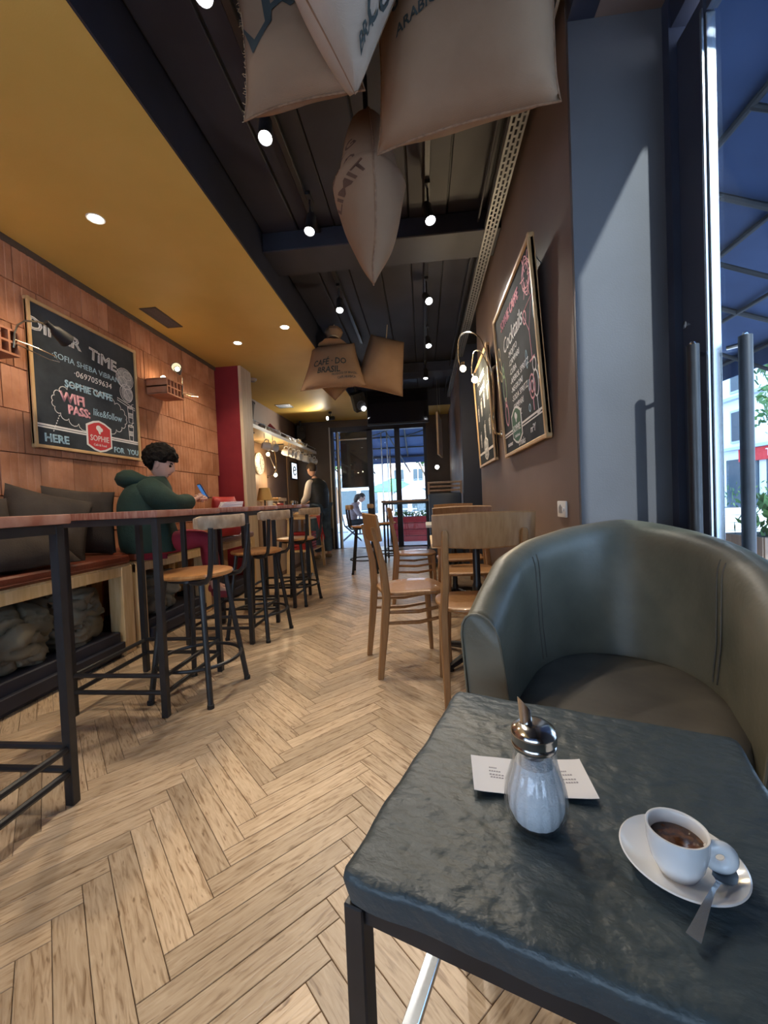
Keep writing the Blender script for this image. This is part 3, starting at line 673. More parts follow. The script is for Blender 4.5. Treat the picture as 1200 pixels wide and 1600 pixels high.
# ------------------------------------------------------------------ wooden chairs and pedestal tables
def wooden_chair(label, loc, rz):                   # faces local +Y
    t = thing('wooden_chair', label, 'chair', loc, rz, 'light oak bistro chairs')
    rs = []
    for z, k in ((.440, .93), (.444, .985), (.452, 1), (.460, .985), (.463, .95)):
        ring = []
        for j in range(36):
            a = 2 * PI * j / 36; c = math.cos(a); s_ = math.sin(a)
            w = .205 if s_ > 0 else .185
            ring.append(Vector((w * k * (abs(c) ** .55) * (1 if c > 0 else -1), .195 * k * (abs(s_) ** .55) * (1 if s_ > 0 else -1) , z)))
        rs.append(ring)
    rs.append([Vector((p.x * .6, p.y * .6, .4585)) for p in rs[-1]])
    G().rings(rs).obj('seat', 'oak', t, ang=50)
    for s in (-1, 1):
        g = G(); rr = []
        for z, y, w, d in ((0, -.235, .014, .015), (.25, -.205, .017, .020), (.44, -.185, .018, .022), (.60, -.195, .017, .020), (.74, -.225, .0155, .016), (.815, -.243, .0145, .013), (.828, -.246, .009, .009)):
            x = s * (.185 - (.012 if z > .5 else 0)); rr.append([Vector((x + a * w, y + b * d, z)) for a, b in ((-1, -.7), (-.7, -1), (.7, -1), (1, -.7), (1, .7), (.7, 1), (-.7, 1), (-1, .7))])
        g.rings(rr); g.obj('leg', 'oak', t)
        g = G(); rr = []
        for z, w in ((0, .0115), (.25, .0155), (.442, .019)):
            x = s * (.160 + (.442 - z) * .03); y = .150 + (.442 - z) * .05; rr.append([Vector((x + a * w, y + b * w, z)) for a, b in ((-1, -.6), (-.6, -1), (.6, -1), (1, -.6), (1, .6), (.6, 1), (-.6, 1), (-1, .6))])
        g.rings(rr); g.obj('leg', 'oak', t)
        for z, o in ((.30, 0), (.36, .01)):
            G().tube([(s * .180, -.20, z), (s * .176, 0, z - .012), (s * .166, .155, z + .004)], [.009, .0115, .009], 8).obj('stretcher', 'oak', t)
    g = G(); rr = []
    for i in range(17):
        u = -1 + i / 8; x = u * .226; y = -.218 - .030 * (1 - u * u) + .012
        rk = .15
        e = 1 if abs(u) < .99 else .97
        zt = .905 - .006 * u * u; zb_ = .742 + .012 * u * u
        q = [(zb_, 0), (zb_ + .006, .006), ((zt + zb_) / 2, .0075), (zt - .006, .006), (zt, 0), (zt - .006, -.006), ((zt + zb_) / 2, -.0075), (zb_ + .006, -.006)]
        rr.append([Vector((x, y - (z - .74) * rk + d, z)) for z, d in q])
    g.rings(rr); g.obj('backrest', 'oak', t)
    return t
c0 = wooden_chair('light oak chair seen from behind, between the pedestal table and the armchair', (.245, 2.07, 0), math.radians(3))
dup(c0, (-.10, 2.45, 0), math.radians(-73), 'light oak chair seen side-on at the aisle end of the nearest pedestal table')
dup(c0, (.30, 2.98, 0), math.radians(183), 'light oak chair facing the camera across the nearest pedestal table')
dup(c0, (-.10, 4.02, 0), math.radians(-84), 'light oak chair seen side-on at the second pedestal table, its seat shining blue')
dup(c0, (.30, 3.62, 0), math.radians(2), 'light oak chair backing onto the one across the nearest table')
dup(c0, (.34, 4.66, 0), math.radians(180), 'light oak chair on the far side of the second pedestal table')
def pedestal(label, loc, topm):
    t = thing('pedestal_table', label, 'table', loc, 0, 'pedestal tables along the right wall')
    g = G(); g.box((0, 0, .715), (.54, .54, .026), bev=.006, seg=2); g.obj('tabletop', topm, t)
    G().box((0, 0, .693), (.30, .30, .012)).obj('top_plate', 'black', t, smooth=False)
    G().lathe([(0, .05), (.030, .05), (.030, .10), (.024, .12), (.024, .40), (.029, .41), (.029, .44), (.022, .46), (.022, .69), (0, .69)], 16).obj('column', 'black', t)
    g = G()
    for a in range(4):
        q = Matrix.Rotation(a * PI / 2 + PI / 4, 3, 'Z')
        g.tube([q @ Vector((.02, 0, .055)), q @ Vector((.15, 0, .045)), q @ Vector((.27, 0, .022))], [.028, .022, .017], 8)
    g.obj('base', 'black', t)
    for a in range(4):
        q = Matrix.Rotation(a * PI / 2 + PI / 4, 3, 'Z')
        G().lathe([(0, 0), (.020, 0), (.022, .012), (.012, .022), (0, .022)], 12, q @ Vector((.265, 0, 0))).obj('foot', 'blackm', t)
pedestal('square pale topped pedestal table with black column behind the nearest oak chairs', (.30, 2.50, 0), 'pine')
pedestal('pale topped pedestal table farther along the right wall', (.28, 4.12, 0), 'whitep')

# ------------------------------------------------------------------ bar stools and high tables on the left
def bar_stool(label, loc, rz):                      # back at local -Y
    t = thing('bar_stool', label, 'stool', loc, rz, 'black steel bar stools along the high tables')
    G().lathe([(0, .618), (.165, .618), (.182, .623), (.188, .632), (.184, .642), (.17, .646), (0, .642)], 40).obj('seat', 'seatw', t)
    G().lathe([(.12, .600), (.135, .600), (.135, .618), (.12, .618)], 28).obj('seat_frame', 'black', t)
    for sx in (-1, 1):
        for sy in (-1, 1):
            G().tube([(sx * .105, sy * .105, .612), (sx * .168, sy * .168, 0)], .0145, 10).obj('leg', 'black', t)
            G().lathe([(0, 0), (.017, 0), (.017, .018), (.0145, .02), (0, .02)], 10, (sx * .168, sy * .168, 0)).obj('foot', 'blackm', t)
    G().tube([(.205 * math.cos(a * PI / 18), .205 * math.sin(a * PI / 18), .185) for a in range(36)], .0095, 8, closed=True).obj('foot_ring', 'black', t)
    for s in (-1, 1):
        P_ = [(s * .125, -.06, .606), (s * .14, -.12, .603), (s * .15, -.165, .612), (s * .155, -.190, .640), (s * .158, -.200, .69), (s * .165, -.212, .80), (s * .168, -.218, .875)]
        G().tube(P_, .0125, 10).obj('back_post', 'black', t)
    g = G(); rr = []
    for i in range(15):
        u = -1 + i / 7; x = .205 * math.sin(u * 1.05) / math.sin(1.05); y = -.232 + .085 * (1 - math.cos(u * 1.05)) / (1 - math.cos(1.05)) * .8
        e = 1 if abs(u) < .95 else .75
        rr.append([Vector((x, y + d, .900 + z * e)) for z, d in ((-.033, -.008), (-.026, -.0125), (.026, -.0125), (.033, -.008), (.033, .008), (.026, .0125), (-.026, .0125), (-.033, .008))])
    g.rings(rr); g.obj('back_bar', 'worn', t)
    return t
s0 = bar_stool('nearest bar stool, black steel with round wooden seat beside the second high table', (-1.215, 2.06, 0), math.radians(84))
dup(s0, (-1.27, 2.99, 0), math.radians(80), 'second bar stool from the camera, its round seat beside the third high table')
dup(s0, (-1.28, 3.97, 0), math.radians(80), 'third bar stool from the camera, its small looking seat near the red cloth')
dup(s0, (-.83, 5.60, 0), math.radians(-85), 'bar stool standing alone in the aisle before the glazed rear wall')
dup(s0, (-.62, 6.25, 0), math.radians(-80), 'bar stool tucked at the near side of the dark bar table by the rear windows')
def high_table(label, loc, w, d, tops, rz=0, topm='redtop', grp='high tables with black steel frames', two=True):
    t = thing('high_table', label, 'table', loc, rz, grp)
    for i in range(tops):
        dd = (d + .03) / tops
        g = G(); g.box((0, -(d + .03) / 2 + dd * (i + .5), .9535), (w + .03, dd - .002, .033), bev=.005, seg=2)
        for v_ in g.bm.verts: v_.co += noise.noise_vector(v_.co * 14 + Vector((loc[1], 0, 0))) * .002
        g.obj('board', topm, t)
    g = G()
    for s in (-1, 1):
        g.box((0, s * (d / 2 - .015), .921), (w - .06, .026, .030)); g.box((s * (w / 2 - .015), 0, .921), (.026, d - .06, .030))
    g.obj('top_frame', 'black', t, smooth=False)
    for sx in (-1, 1):
        for sy in (-1, 1):
            G().box((sx * (w / 2 - .015), sy * (d / 2 - .015), .468), (.030, .030, .936), bev=.002).obj('leg', 'black', t, smooth=False)
    for z in (.195, .115):
        for s in (-1, 1):
            G().tube([(-w / 2 + .03, s * (d / 2 - .015), z), (w / 2 - .03, s * (d / 2 - .015), z)], .0115, 8).obj('foot_rail', 'black', t)
            G().tube([(s * (w / 2 - .015), -d / 2 + .03, z - .004), (s * (w / 2 - .015), d / 2 - .03, z - .004)], .0115, 8).obj('foot_rail', 'black', t)
    return t
high_table('high table with worn red-brown top at the left frame edge, nearest the camera', (-1.455, .985, 0), .52, .55, 1)
high_table('high table with red-brown board top beside the nearest bar stool', (-1.475, 2.055, 0), .50, .55, 2)
high_table('high table with red-brown top that the man in the green coat leans on', (-1.475, 3.03, 0), .50, .55, 2)
high_table('high table with red-brown top near the counter, the last of the row', (-1.475, 4.00, 0), .50, .55, 2)
high_table('dark high bar table standing before the glazed rear wall', (-.29, 6.65, 0), .70, .60, 1, topm='panelw', grp='high tables with black steel frames')

# ------------------------------------------------------------------ benches under the brick wall
def bench(label, y0, y1, lm, lz):
    L = y1 - y0; t = thing('bench', label, 'bench', (-2.30, (y0 + y1) / 2, 0), 0, 'padded benches under the brick wall')
    G().span((.225, -L / 2, .535), (.25, L / 2, .600), bev=.003).span((-.19, -L / 2, .535), (.225, -L / 2 + .03, .60)).span((-.19, L / 2 - .03, .535), (.225, L / 2, .60)).obj('rail', 'pine', t, smooth=False)
    G().span((-.19, -L / 2, .598), (.24, L / 2, .612)).obj('seat_board', 'pine', t, smooth=False)
    for sy in (-1, 1):
        for x in (.20, -.15):
            G().span((x - .05, sy * (L / 2 - .05) - .05, .17 if x < 0 else 0), (x + .055, sy * (L / 2 - .05) + .05, .598), bev=.004).obj('leg', 'pine', t, smooth=False)
    g = G(); g.box((.02, 0, .642 + lz), (.47, L - .01, .066), bev=.028, seg=3)
    g.obj('cushion', lm, t)
    G().tube([(.2525, -L / 2 + .03, .628 + lz), (.2525, L / 2 - .03, .628 + lz)], .004, 6).obj('piping', lm, t)
    return t
bench('pine bench with cognac leather cushion behind the nearest high table', 1.02, 2.68, 'leather', 0)
bench('pine bench with cognac leather cushion that the man in green sits on', 2.72, 3.72, 'leather', .006)
bench('pine bench with greyish brown cushion between the seated man and the red partition', 3.76, 4.78, 'leather2', 0)
pl_ = thing('bench_plinth', 'long dark plinth running on the floor beneath the benches', 'plinth', (-2.28, 2.9, 0))
for y0, y1 in ((1.14, 2.56), (2.84, 3.60), (3.88, 4.66)):
    G().span((-.22, y0 - 2.9, 0), (.22, y1 - 2.9, .165), bev=.006).obj('segment', 'dceil2', pl_, smooth=False); G().span((.22, y0 - 2.9, .03), (.25, y1 - 2.9, .10), bev=.004).obj('kick_rail', 'dceil2', pl_, smooth=False)

def cushion(name, label, cat, loc, eul, w, h, t_, m, seed, pinch=.07, nz=.014, group=None):
    g, f = pil(w, h, t_, 16, 16, pinch, seed, nz, 7)
    o = g.obj(name, m, None, ang=80); o.location = loc; o.rotation_euler = eul
    return tag(o, label, cat, group)
def R_(a): return math.radians(a)
pg_ = 'dark pillows leaning on the brick wall'
cushion('pillow', 'dark brown pillow at the left frame edge behind the nearest high table', 'pillow', (-2.36, 1.88, .865), (R_(72), 0, R_(78)), .50, .44, .15, 'pillow', 1, group=pg_)
cushion('pillow', 'dark slumped pillow between the other two, folded at its top', 'pillow', (-2.30, 2.30, .905), (R_(66), R_(16), R_(55)), .46, .46, .17, 'pillow', 5, group=pg_)
cushion('pillow', 'dark pillow with upright corner behind the seated man', 'pillow', (-2.34, 2.60, .915), (R_(80), R_(6), R_(62)), .44, .46, .15, 'pillow', 9, group=pg_)
cushion('pillow', 'dark pillow lying low against the bench cushion under the table edge', 'pillow', (-2.17, 1.95, .82), (R_(48), 0, R_(84)), .60, .34, .15, 'pillow', 14, group=pg_)

# crumpled sacks stored under the benches
def lump(label, loc, sc, seed, m):
    g = G(); bmesh.ops.create_icosphere(g.bm, subdivisions=5, radius=1)
    for v_ in g.bm.verts:
        p = v_.co.copy(); mx = max(abs(p.x), abs(p.y), abs(p.z)); p *= 1 + .35 * (1 / mx - 1) * .9
        q = p + noise.noise_vector(p * 1.1 + Vector((seed, seed, 0))) * .5
        n1 = noise.noise(p * 1.4 + Vector((seed, 0, 0))); f1 = abs(noise.noise(Vector((q.x * 1.2, q.y * .9 + q.z * .6, q.z * 2.6 + seed)))); f2 = abs(noise.noise(Vector((q.x * 3 + seed, q.y * 5.5, q.z * 3)))); f3 = noise.noise(q * 9)
        p *= 1 + .22 * n1 - .20 * max(0, .16 - f1) / .16 - .05 * max(0, .12 - f2) / .12 + .008 * f3
        v_.co = Vector((p.x * sc[0], p.y * sc[1], max(p.z, -.80) * sc[2]))
    o = g.obj('folded_sack', m, None, ang=80); o.location = loc
    return tag(o, label, 'sack', 'crumpled sacks under the benches')
lump('crumpled grey burlap sack under the near bench, beside its pine end post', (-2.26, 2.34, .315), (.18, .20, .185), 3, 'sack3')
lump('crumpled grey burlap sack under the near bench behind the black table leg', (-2.25, 1.96, .315), (.18, .19, .185), 8, 'sack3')
lump('pale crumpled sack under the near bench at the left frame edge', (-2.20, 1.61, .315), (.17, .16, .185), 12, 'sack2')
lump('crumpled sack beneath the bench of the man in green', (-2.25, 3.13, .315), (.19, .24, .185), 17, 'sack3')

# ------------------------------------------------------------------ hanging coffee sacks
def sack(label, loc, rot, w, h, t_, m, seed, prints=(), pinch=.09, nz=.02, taper=0, ear=0.0, rope=True, zc=3.0, seam=True, fz=4):
    o = thing('coffee_sack', label, 'sack', loc, 0, 'burlap coffee sacks hanging from the ceiling', rot=rot)
    g, f = pil(w, h, t_, 22, 26, pinch, seed, nz, fz, taper, ear)
    b = g.obj('bag', m, o, ang=80)
    G().tube(f.edge, .0045, 6, closed=True).obj('seam', 'sackseam', o)
    for (tx, sz, x, y, sd, pm, ro) in prints:
        if sd > 0: text(tx, sz, o, (x, y, 0), pm, rot=ro, name='print', ext=0, bold=.022, fn=lambda c: f(c, 1))
        else:
            q = text(tx, sz, o, (-x, y, 0), pm, rot=ro, name='print', ext=0, bold=.022, fn=lambda c: f(Vector((-c.x, c.y, 0)), -1))
    return o, f
def seamline(o, f, w, h, m, sides='b'):
    pass
def rotm(right, up):
    r = Vector(right).normalized(); u = Vector(up); u = (u - r * u.dot(r)).normalized(); return Matrix((r, u, r.cross(u))).transposed()
def hang(o, pts, m='rope', r=.006):
    inv = (Matrix.Translation(o.location) @ o.rotation_euler.to_matrix().to_4x4()).inverted()
    G().tube([inv @ Vector(p) for p in pts], r, 7).obj('rope', m, o)
# big sack on the right, broad face down towards the room
o, f = sack('large burlap sack with faded dark printing, right of the others and nearest the entrance', (.20, 1.565, 2.665), rotm((.66, -.14, -.01), (-.05, -.12, .95)), .66, .64, .34, 'sack', 21,
    (('CAFÉ DE', .085, .12, .075, 1, 'print', .10), ('ORIGEN', .085, .13, -.01, 1, 'print', .10), ('60 KG', .075, -.15, .05, 1, 'print', .1), ('ARABICA', .045, -.13, -.04, 1, 'print', .1)), ear=.03, pinch=.07)
hang(o, [(.14, 1.50, 2.90), (.06, 1.52, 3.0)])
o, f = sack('burlap sack with frayed stitched edge, leftmost of the hanging sacks', (-.405, 1.56, 2.735), rotm((.97, -.05, .06), (.05, .06, .95)), .45, .58, .20, 'sack', 33,
    (('LA', .20, -.10, -.02, 1, 'print', .5),), ear=.03)
hang(o, [(-.38, 1.58, 2.97), (-.34, 1.60, 3.0)])
g = G(); Rr = random.Random(3)
for i in range(70):
    v = -1 + 2 * i / 69; y = v * .29 * .98; x = -.225 * (1 - .09 * (1 - v * v)) * (1 + .03 * max(0, -v) ** 6)
    a = Rr.uniform(-1, 1); L = Rr.uniform(.004, .016)
    g.tube([(x + .002, y, 0), (x - L * .7, y + a * .008, Rr.uniform(-.006, .006)), (x - L, y + a * .014, Rr.uniform(-.008, .008))], .0010, 4)
g.tube([(-.225 * (1 - .09 * (1 - v * v)) * (1 + .03 * max(0, -v) ** 6) - .002, v * .285, 0) for v in [-1 + k / 10 for k in range(21)]], .0035, 6)
tag(g.obj('frayed_edge', 'rope', o), None, None, kind='stuff')
o, f = sack('pale striped burlap sack hanging in front of the others, cut by the frame top', (-.19, 1.33, 2.645), rotm((.80, .45, .12), (.05, -.10, .95)), .46, .66, .30, 'sack2', 45,
    (('CO', .12, .12, -.14, 1, 'print', .7), ('BRA', .07, .05, -.23, 1, 'print', .7)), pinch=.0, taper=-.0, nz=.03)
for v_ in o.children[0].data.vertices:
    k = max(0, (.05 - v_.co.y) / .38); v_.co.x *= 1 - .97 * k; v_.co.z *= 1 - .35 * k
for ch in list(o.children)[1:]:
    for v_ in ch.data.vertices:
        k = max(0, (.05 - v_.co.y) / .38); v_.co.x *= 1 - .97 * k; v_.co.z = v_.co.z * (1 - .35 * k) + .003
hang(o, [(-.19, 1.36, 2.94), (-.18, 1.38, 3.0)])
# diamond sack hung by one corner
o = thing('coffee_sack', 'diamond shaped burlap sack with its point hanging down in the middle of the ceiling', 'sack', (-.20, 1.98, 2.40), R_(14), 'burlap coffee sacks hanging from the ceiling')
def lens(t, a):                                     # t 0 (top) .. 1 (tip); a 0..1 round the section, seams at 0 and .5
    z = .395 - .79 * t
    w = .205 * (math.sin(PI * min(1, (t + .10) / .86) * .5) ** .9 if t < .45 else .98 * (1 - ((t - .45) / .55) ** 1.45)) + .006
    if t < .06: w *= .55 + .45 * t / .06
    th = 2 * PI * a; x = math.sin(th) * w * (.86 + .05 * math.sin(9 * t)); y = -math.cos(th) * w * 1.08
    k = abs(math.cos(th)) ** 7; x *= 1 - .35 * k
    p = Vector((x, y, z)); return p + noise.noise_vector(p * 6) * .012
LN, LA = 40, 36
G().rings([[lens(i / LN, j / LA) for j in range(LA)] for i in range(LN + 1)]).obj('bag', 'sack', o, ang=80)
for a_ in (0, .5): G().tube([lens(i / LN, a_) * 1.004 for i in range(LN + 1)], .0045, 6).obj('seam', 'sackseam', o)
def onlens(c):                                      # print wrapped on the left broad face
    t = .5 - c.y / .79; a = .78 + c.x / .62
    p = lens(t, a); return Vector((p.x * 1.012, p.y * 1.012, p.z))
for tx, sz, x, y in (('60 KG', .060, 0, .13), ('PESO', .055, .02, .05), ('LIMIT', .062, .045, -.04)): text(tx, sz, o, (x, y, 0), 'printb', rot=.5, name='print', ext=0, bold=.022, fn=onlens)
hang(o, [(-.20, 1.98, 2.78), (-.20, 1.98, 3.0)], 'blackm', .012)
# tied sack with the big printed words
o, f = sack('burlap sack printed CAFÉ DO BRASIL, tied at the neck above', (-.94, 4.55, 2.485), rotm((1, -.04, 0), (0, .22, 1)), .74, .52, .26, 'sack', 63,
    (('CAFÉ · DO', .100, -.02, -.01, 1, 'print', 0), ('BRASIL', .100, -.02, -.105, 1, 'print', 0), ('PRODUCE OF BRAZIL', .03, .17, -.155, 1, 'print', .06), ('CAFÉ ARABICA', .03, .19, -.195, 1, 'print', .06)), taper=.36, pinch=.05)
inv = o.rotation_euler.to_matrix().inverted()
G().lathe([(.02, -.02), (.17, -.02), (.10, .04), (.055, .075), (.05, .09), (.085, .12), (.10, .15), (.085, .19), (.02, .205)], 20, (0, .26, 0), rib=.06, nrib=7, m=Matrix.Rotation(-PI / 2, 4, 'X')).obj('neck', 'sack', o)
G().tube([(.056 * math.cos(a), .345, .056 * math.sin(a)) for a in [k * PI / 6 for k in range(12)]], .008, 6, closed=True).obj('tie', 'rope', o)
hang(o, [(-.94, 4.66, 2.96), (-.94, 4.68, 3.0)])
o, f = sack('plain plump burlap sack hanging right of the printed one, before the television', (-.40, 4.75, 2.53), rotm((.92, .28, -.20), (.22, .10, .9)), .56, .62, .34, 'sack', 71, (), pinch=.02, taper=.3)
hang(o, [(-.36, 4.80, 2.82), (-.34, 4.80, 3.0)])
o, f = sack('burlap sack hidden behind the printed one, only its pointed corner showing', (-1.01, 5.0, 2.50), rotm((.6, -.3, -.6), (.6, 0, .7)), .42, .42, .24, 'sack', 83, (), pinch=.02)
hang(o, [(-1.0, 5.0, 2.82), (-1.0, 5.0, 3.0)])

# ------------------------------------------------------------------ chalkboards
def chalkboard(label, loc, rot, w, h):
    t = thing('chalkboard', label, 'chalkboard', loc, 0, 'framed chalkboards', rot)
    G().span((-w / 2, -h / 2, .006), (w / 2, h / 2, .018)).obj('board', 'chalkb', t, smooth=False)
    f = .022
    g = G()
    for s in (-1, 1):
        g.span((-w / 2 - .004, s * (h / 2 - f / 2) - f / 2, 0), (w / 2 + .004, s * (h / 2 - f / 2) + f / 2, .030), bev=.003)
        g.span((s * (w / 2 - f / 2) - f / 2, -h / 2 - .004, 0), (s * (w / 2 - f / 2) + f / 2, h / 2 + .004, .0302), bev=.003)
    g.obj('frame', 'frame', t, smooth=False)
    return t
Z0 = .0185
def stroke(t, lines, m, r=.0028, name='chalk_drawing'):
    g = G()
    for l in lines:
        cl = len(l) > 2 and l[0] == l[-1]
        g.tube([(x, y, Z0) for x, y in (l[:-1] if cl else l)], r, 5, closed=cl)
    me = g.mesh(name)
    for v_ in me.vertices: v_.co.z = Z0 + (v_.co.z - Z0) * .25
    return link(name, me, m, t)
def arc(cx, cy_, rx, ry, a0=0, a1=360, n=16): return [(cx + rx * math.cos(R_(a0 + (a1 - a0) * i / n)), cy_ + ry * math.sin(R_(a0 + (a1 - a0) * i / n))) for i in range(n + 1)]
def emblem(t, x, y, s, m, nm='SOPHIE', sub='Café & Food'):
    hexp = lambda k: [(x + k * a * s, y + k * b * s) for a, b in ((-1, .62), (-.45, .88), (0, .98), (.45, .88), (1, .62), (1, -.62), (.45, -.88), (0, -.98), (-.45, -.88), (-1, -.62))]
    e = G().prism(hexp(1.0), Z0 - .002, Z0 + .0016).obj('emblem', 'chalk', t, smooth=False)
    G().prism(hexp(.88), Z0, Z0 + .0026).obj('emblem_field', m, e, smooth=False)
    g = G(); g.prism(arc(x - .06 * s, y + .50 * s, .20 * s, .17 * s, n=14)[:-1], Z0, Z0 + .0034).prism(arc(x + .12 * s, y + .42 * s, .15 * s, .13 * s, n=12)[:-1], Z0, Z0 + .0036).prism([(x - .14 * s, y + .40 * s), (x + .10 * s, y + .38 * s), (x + .06 * s, y + .14 * s), (x - .04 * s, y + .14 * s)], Z0, Z0 + .0033)
    g.obj('emblem_figure', 'chalk', e, smooth=False)
    text(nm, .50 * s, e, (x, y - .16 * s, Z0 + .0032), 'chalk', sx=.92)
    text(sub, .20 * s, e, (x, y - .55 * s, Z0 + .0032), 'chalk')
def cup_draw(t, x, y, s, m='chalk'):
    stroke(t, [[(x - .5 * s, y + s), (x + .5 * s, y + s), (x + .34 * s, y - s), (x - .34 * s, y - s), (x - .5 * s, y + s)], arc(x, y + s, .5 * s, .14 * s), [(x + .1 * s, y + s), (x + .35 * s, y + 1.5 * s), (x + .62 * s, y + 1.55 * s)], [(x - .42 * s, y + .25 * s), (x + .42 * s, y + .25 * s)], [(x - .38 * s, y - .3 * s), (x + .38 * s, y - .3 * s)]], m)
    G().prism([(x - .42 * s, y + .2 * s), (x + .42 * s, y + .2 * s), (x + .38 * s, y - .25 * s), (x - .38 * s, y - .25 * s)], Z0 - .002, Z0 + .0005).obj('chalk_drawing', 'chalkfill', t, smooth=False)

W1, H1 = 1.00, .965
t = chalkboard('landscape chalkboard with wifi note and red hexagon emblem on the brick wall', (-2.498, 2.935, 1.895), FL, W1, H1)
text('DiNER', .115, t, (-.29, .315, Z0), 'chalk', outline=.0042, sx=1.25, rot=-.03)
text('TiME', .12, t, (.13, .275, Z0), 'chalk', outline=.0042, sx=1.1, rot=-.10)
text('·SOFIA SHEBA ViBRAN', .058, t, (-.02, .165, Z0), 'chalkblue', sx=1.10, rot=-.02)
text('·0697059634', .062, t, (.02, .090, Z0), 'chalk', sx=1.12, shear=.1)
text('SOPHIE CAFFE', .070, t, (-.02, -.005, Z0), 'chalkblue', outline=.0028, sx=1.0)
text('WIFI', .095, t, (-.18, -.105, Z0), 'chalkpink', outline=.0045, sx=1.1)
text('PASS:', .085, t, (-.13, -.185, Z0), 'chalkpink', outline=.0045, sx=1.0)
text('like&follow', .078, t, (.145, -.155, Z0), 'chalkblue', sx=.85, shear=.1)
cl = []
for i in range(22):
    a = 2 * PI * i / 22; a2 = 2 * PI * (i + 1) / 22; px, py = .02 + .345 * math.cos(a) - .02, -.148 + .135 * math.sin(a); qx, qy = .02 + .345 * math.cos(a2) - .02, -.148 + .135 * math.sin(a2)
    mx, my = (px + qx) / 2, (py + qy) / 2; r = math.hypot(qx - px, qy - py) / 2; th = math.atan2(qy - py, qx - px)
    cl += [(mx + r * math.cos(th + PI - PI * k / 5), my - r * 1.0 * math.sin(th + PI - PI * k / 5) if False else my + r * math.sin(th + PI + PI * k / 5) if False else my + r * math.sin(th - PI + PI * k / 5)) if False else (mx - r * math.cos(PI * k / 5) * math.cos(th) + r * .8 * math.sin(PI * k / 5) * math.sin(th), my - r * math.cos(PI * k / 5) * math.sin(th) - r * .8 * math.sin(PI * k / 5) * math.cos(th)) for k in range(5)]
stroke(t, [cl + [cl[0]]], 'chalk', .0026)
stroke(t, [[(-.30 - .05 * k / 6, -.24 - .11 * k / 6), (-.304 - .05 * k / 6, -.249 - .11 * k / 6)] for k in range(7)], 'chalk', .0035)
stroke(t, [arc(.36, .20, .10, .085), arc(.33, .17, .05, .04), arc(.39, .23, .05, .035), arc(.37, .08, .075, .075), arc(.39, .07, .05, .05), [(.27, .26), (.44, .10)], [(.27, .22), (.41, .04)], [(.26, .02), (.46, -.03), (.46, -.05), (.26, 0), (.26, .02)]], 'chalk', .0028)
G().prism(arc(.36, .20, .092, .078)[:-1], Z0 - .003, Z0 + .0004).obj('chalk_drawing', 'chalkfill', t, smooth=False); G().prism(arc(.375, .08, .066, .066)[:-1], Z0 - .003, Z0 + .0003).obj('chalk_drawing', 'chalkfill', t, smooth=False)
cup_draw(t, .405, -.10, .065); cup_draw(t, .40, -.255, .062)
G().span((-.478, -.345, Z0 - .003), (.478, -.335, Z0 + .0006)).span((-.478, -.330, Z0 - .003), (.478, -.318, Z0 + .0007)).obj('stripe', 'chalkpink', t, smooth=False).data.materials[0] = MT['chalk']
emblem(t, .045, -.335, .125, 'emred')
text('HERE', .075, t, (-.33, -.41, Z0), 'chalkblue', outline=.0028, sx=1.1)
text('FOR', .060, t, (.245, -.42, Z0), 'chalkblue', outline=.0026); text('YOU', .060, t, (.41, -.42, Z0), 'chalkblue', outline=.0026)

t = chalkboard('tall chalkboard of cocktails with green hexagon emblem on the brown right wall', (XR - .034, 2.50, 1.715), FR @ Matrix.Rotation(R_(3.4), 3, 'X'), .98, 1.02)
t.scale.y = .935
for x in (-.40, .40): G().tube([(x, .49, .002), (x, .40, -.05)], .003, 5).obj('hanging_wire', 'galv', t)
text('SOPHIE CAFFE', .085, t, (-.05, .37, Z0), 'chalkpink', sx=.9, outline=.0025)
text('Cocktails', .135, t, (-.03, .225, Z0), 'chalk', sx=1.0, shear=.3)
for i, s in enumerate(('-MOJITO', '-CAMPARI', '-CUBA', '-APEROL SPRITZ', '-NEGRONI', '-SODA SPRITZ', '-CAMPARI', '-SPRITZ')):
    text(s, .052, t, (-.16, .13 - i * .058, Z0), 'chalk', align='LEFT', sx=1.15)
stroke(t, [[(.24, .22), (.42, .24), (.335, .09), (.24, .22)], [(.335, .09), (.345, -.06)], [(.30, -.065), (.39, -.06)], arc(.27, .19, .03, .035)], 'chalkpink', .005)
stroke(t, [arc(.36, .37, .05 + .03 * (k % 2), .06 + .02 * (k % 3), n=12) for k in range(4)] + [[(.36 + .03 * math.cos(k), .37 + .03 * math.sin(k)), (.36 + .11 * math.cos(k), .37 + .12 * math.sin(k))] for k in range(7)], 'chalkpink', .004)
stroke(t, [arc(.44, .16, .016, .05), arc(.24, -.03, .016, .05), arc(.25, -.18, .018, .03), arc(.445, -.16, .03, .04), arc(.22, -.30, .018, .02)], 'chalkblue', .004)
stroke(t, [arc(-.34, -.03, .05, .09), arc(-.34, .08, .025, .035), [(-.34, .08), (-.37, .14)], [(-.34, .09), (-.31, .14)]], 'chalkgreen', .006)
stroke(t, [arc(-.34, -.22, .045, .075), arc(-.34, -.13, .02, .03), arc(.30, -.20, .05, .065), [(.30, -.27), (.30, -.33)], arc(.30, -.20, .025, .03)], 'chalkpink', .006)
stroke(t, [arc(.37, -.20, .045, .07), [(.37, -.27), (.375, -.35)], [(.35, -.36), (.40, -.355)], arc(.37, -.10, .03, .035), [(-.13, -.30), (-.14, -.40)]], 'chalk', .005)
stroke(t, [arc(-.42, .24, .03, .04), arc(-.42, .16, .035, .05), arc(-.41, .07, .025, .03)], 'chalkyel', .006)
G().span((-.478, -.372, Z0 - .003), (.478, -.364, Z0 + .0006)).span((-.478, -.355, Z0 - .003), (.478, -.343, Z0 + .0007)).obj('stripe', 'chalk', t, smooth=False)
emblem(t, -.10, -.335, .125, 'emgreen')
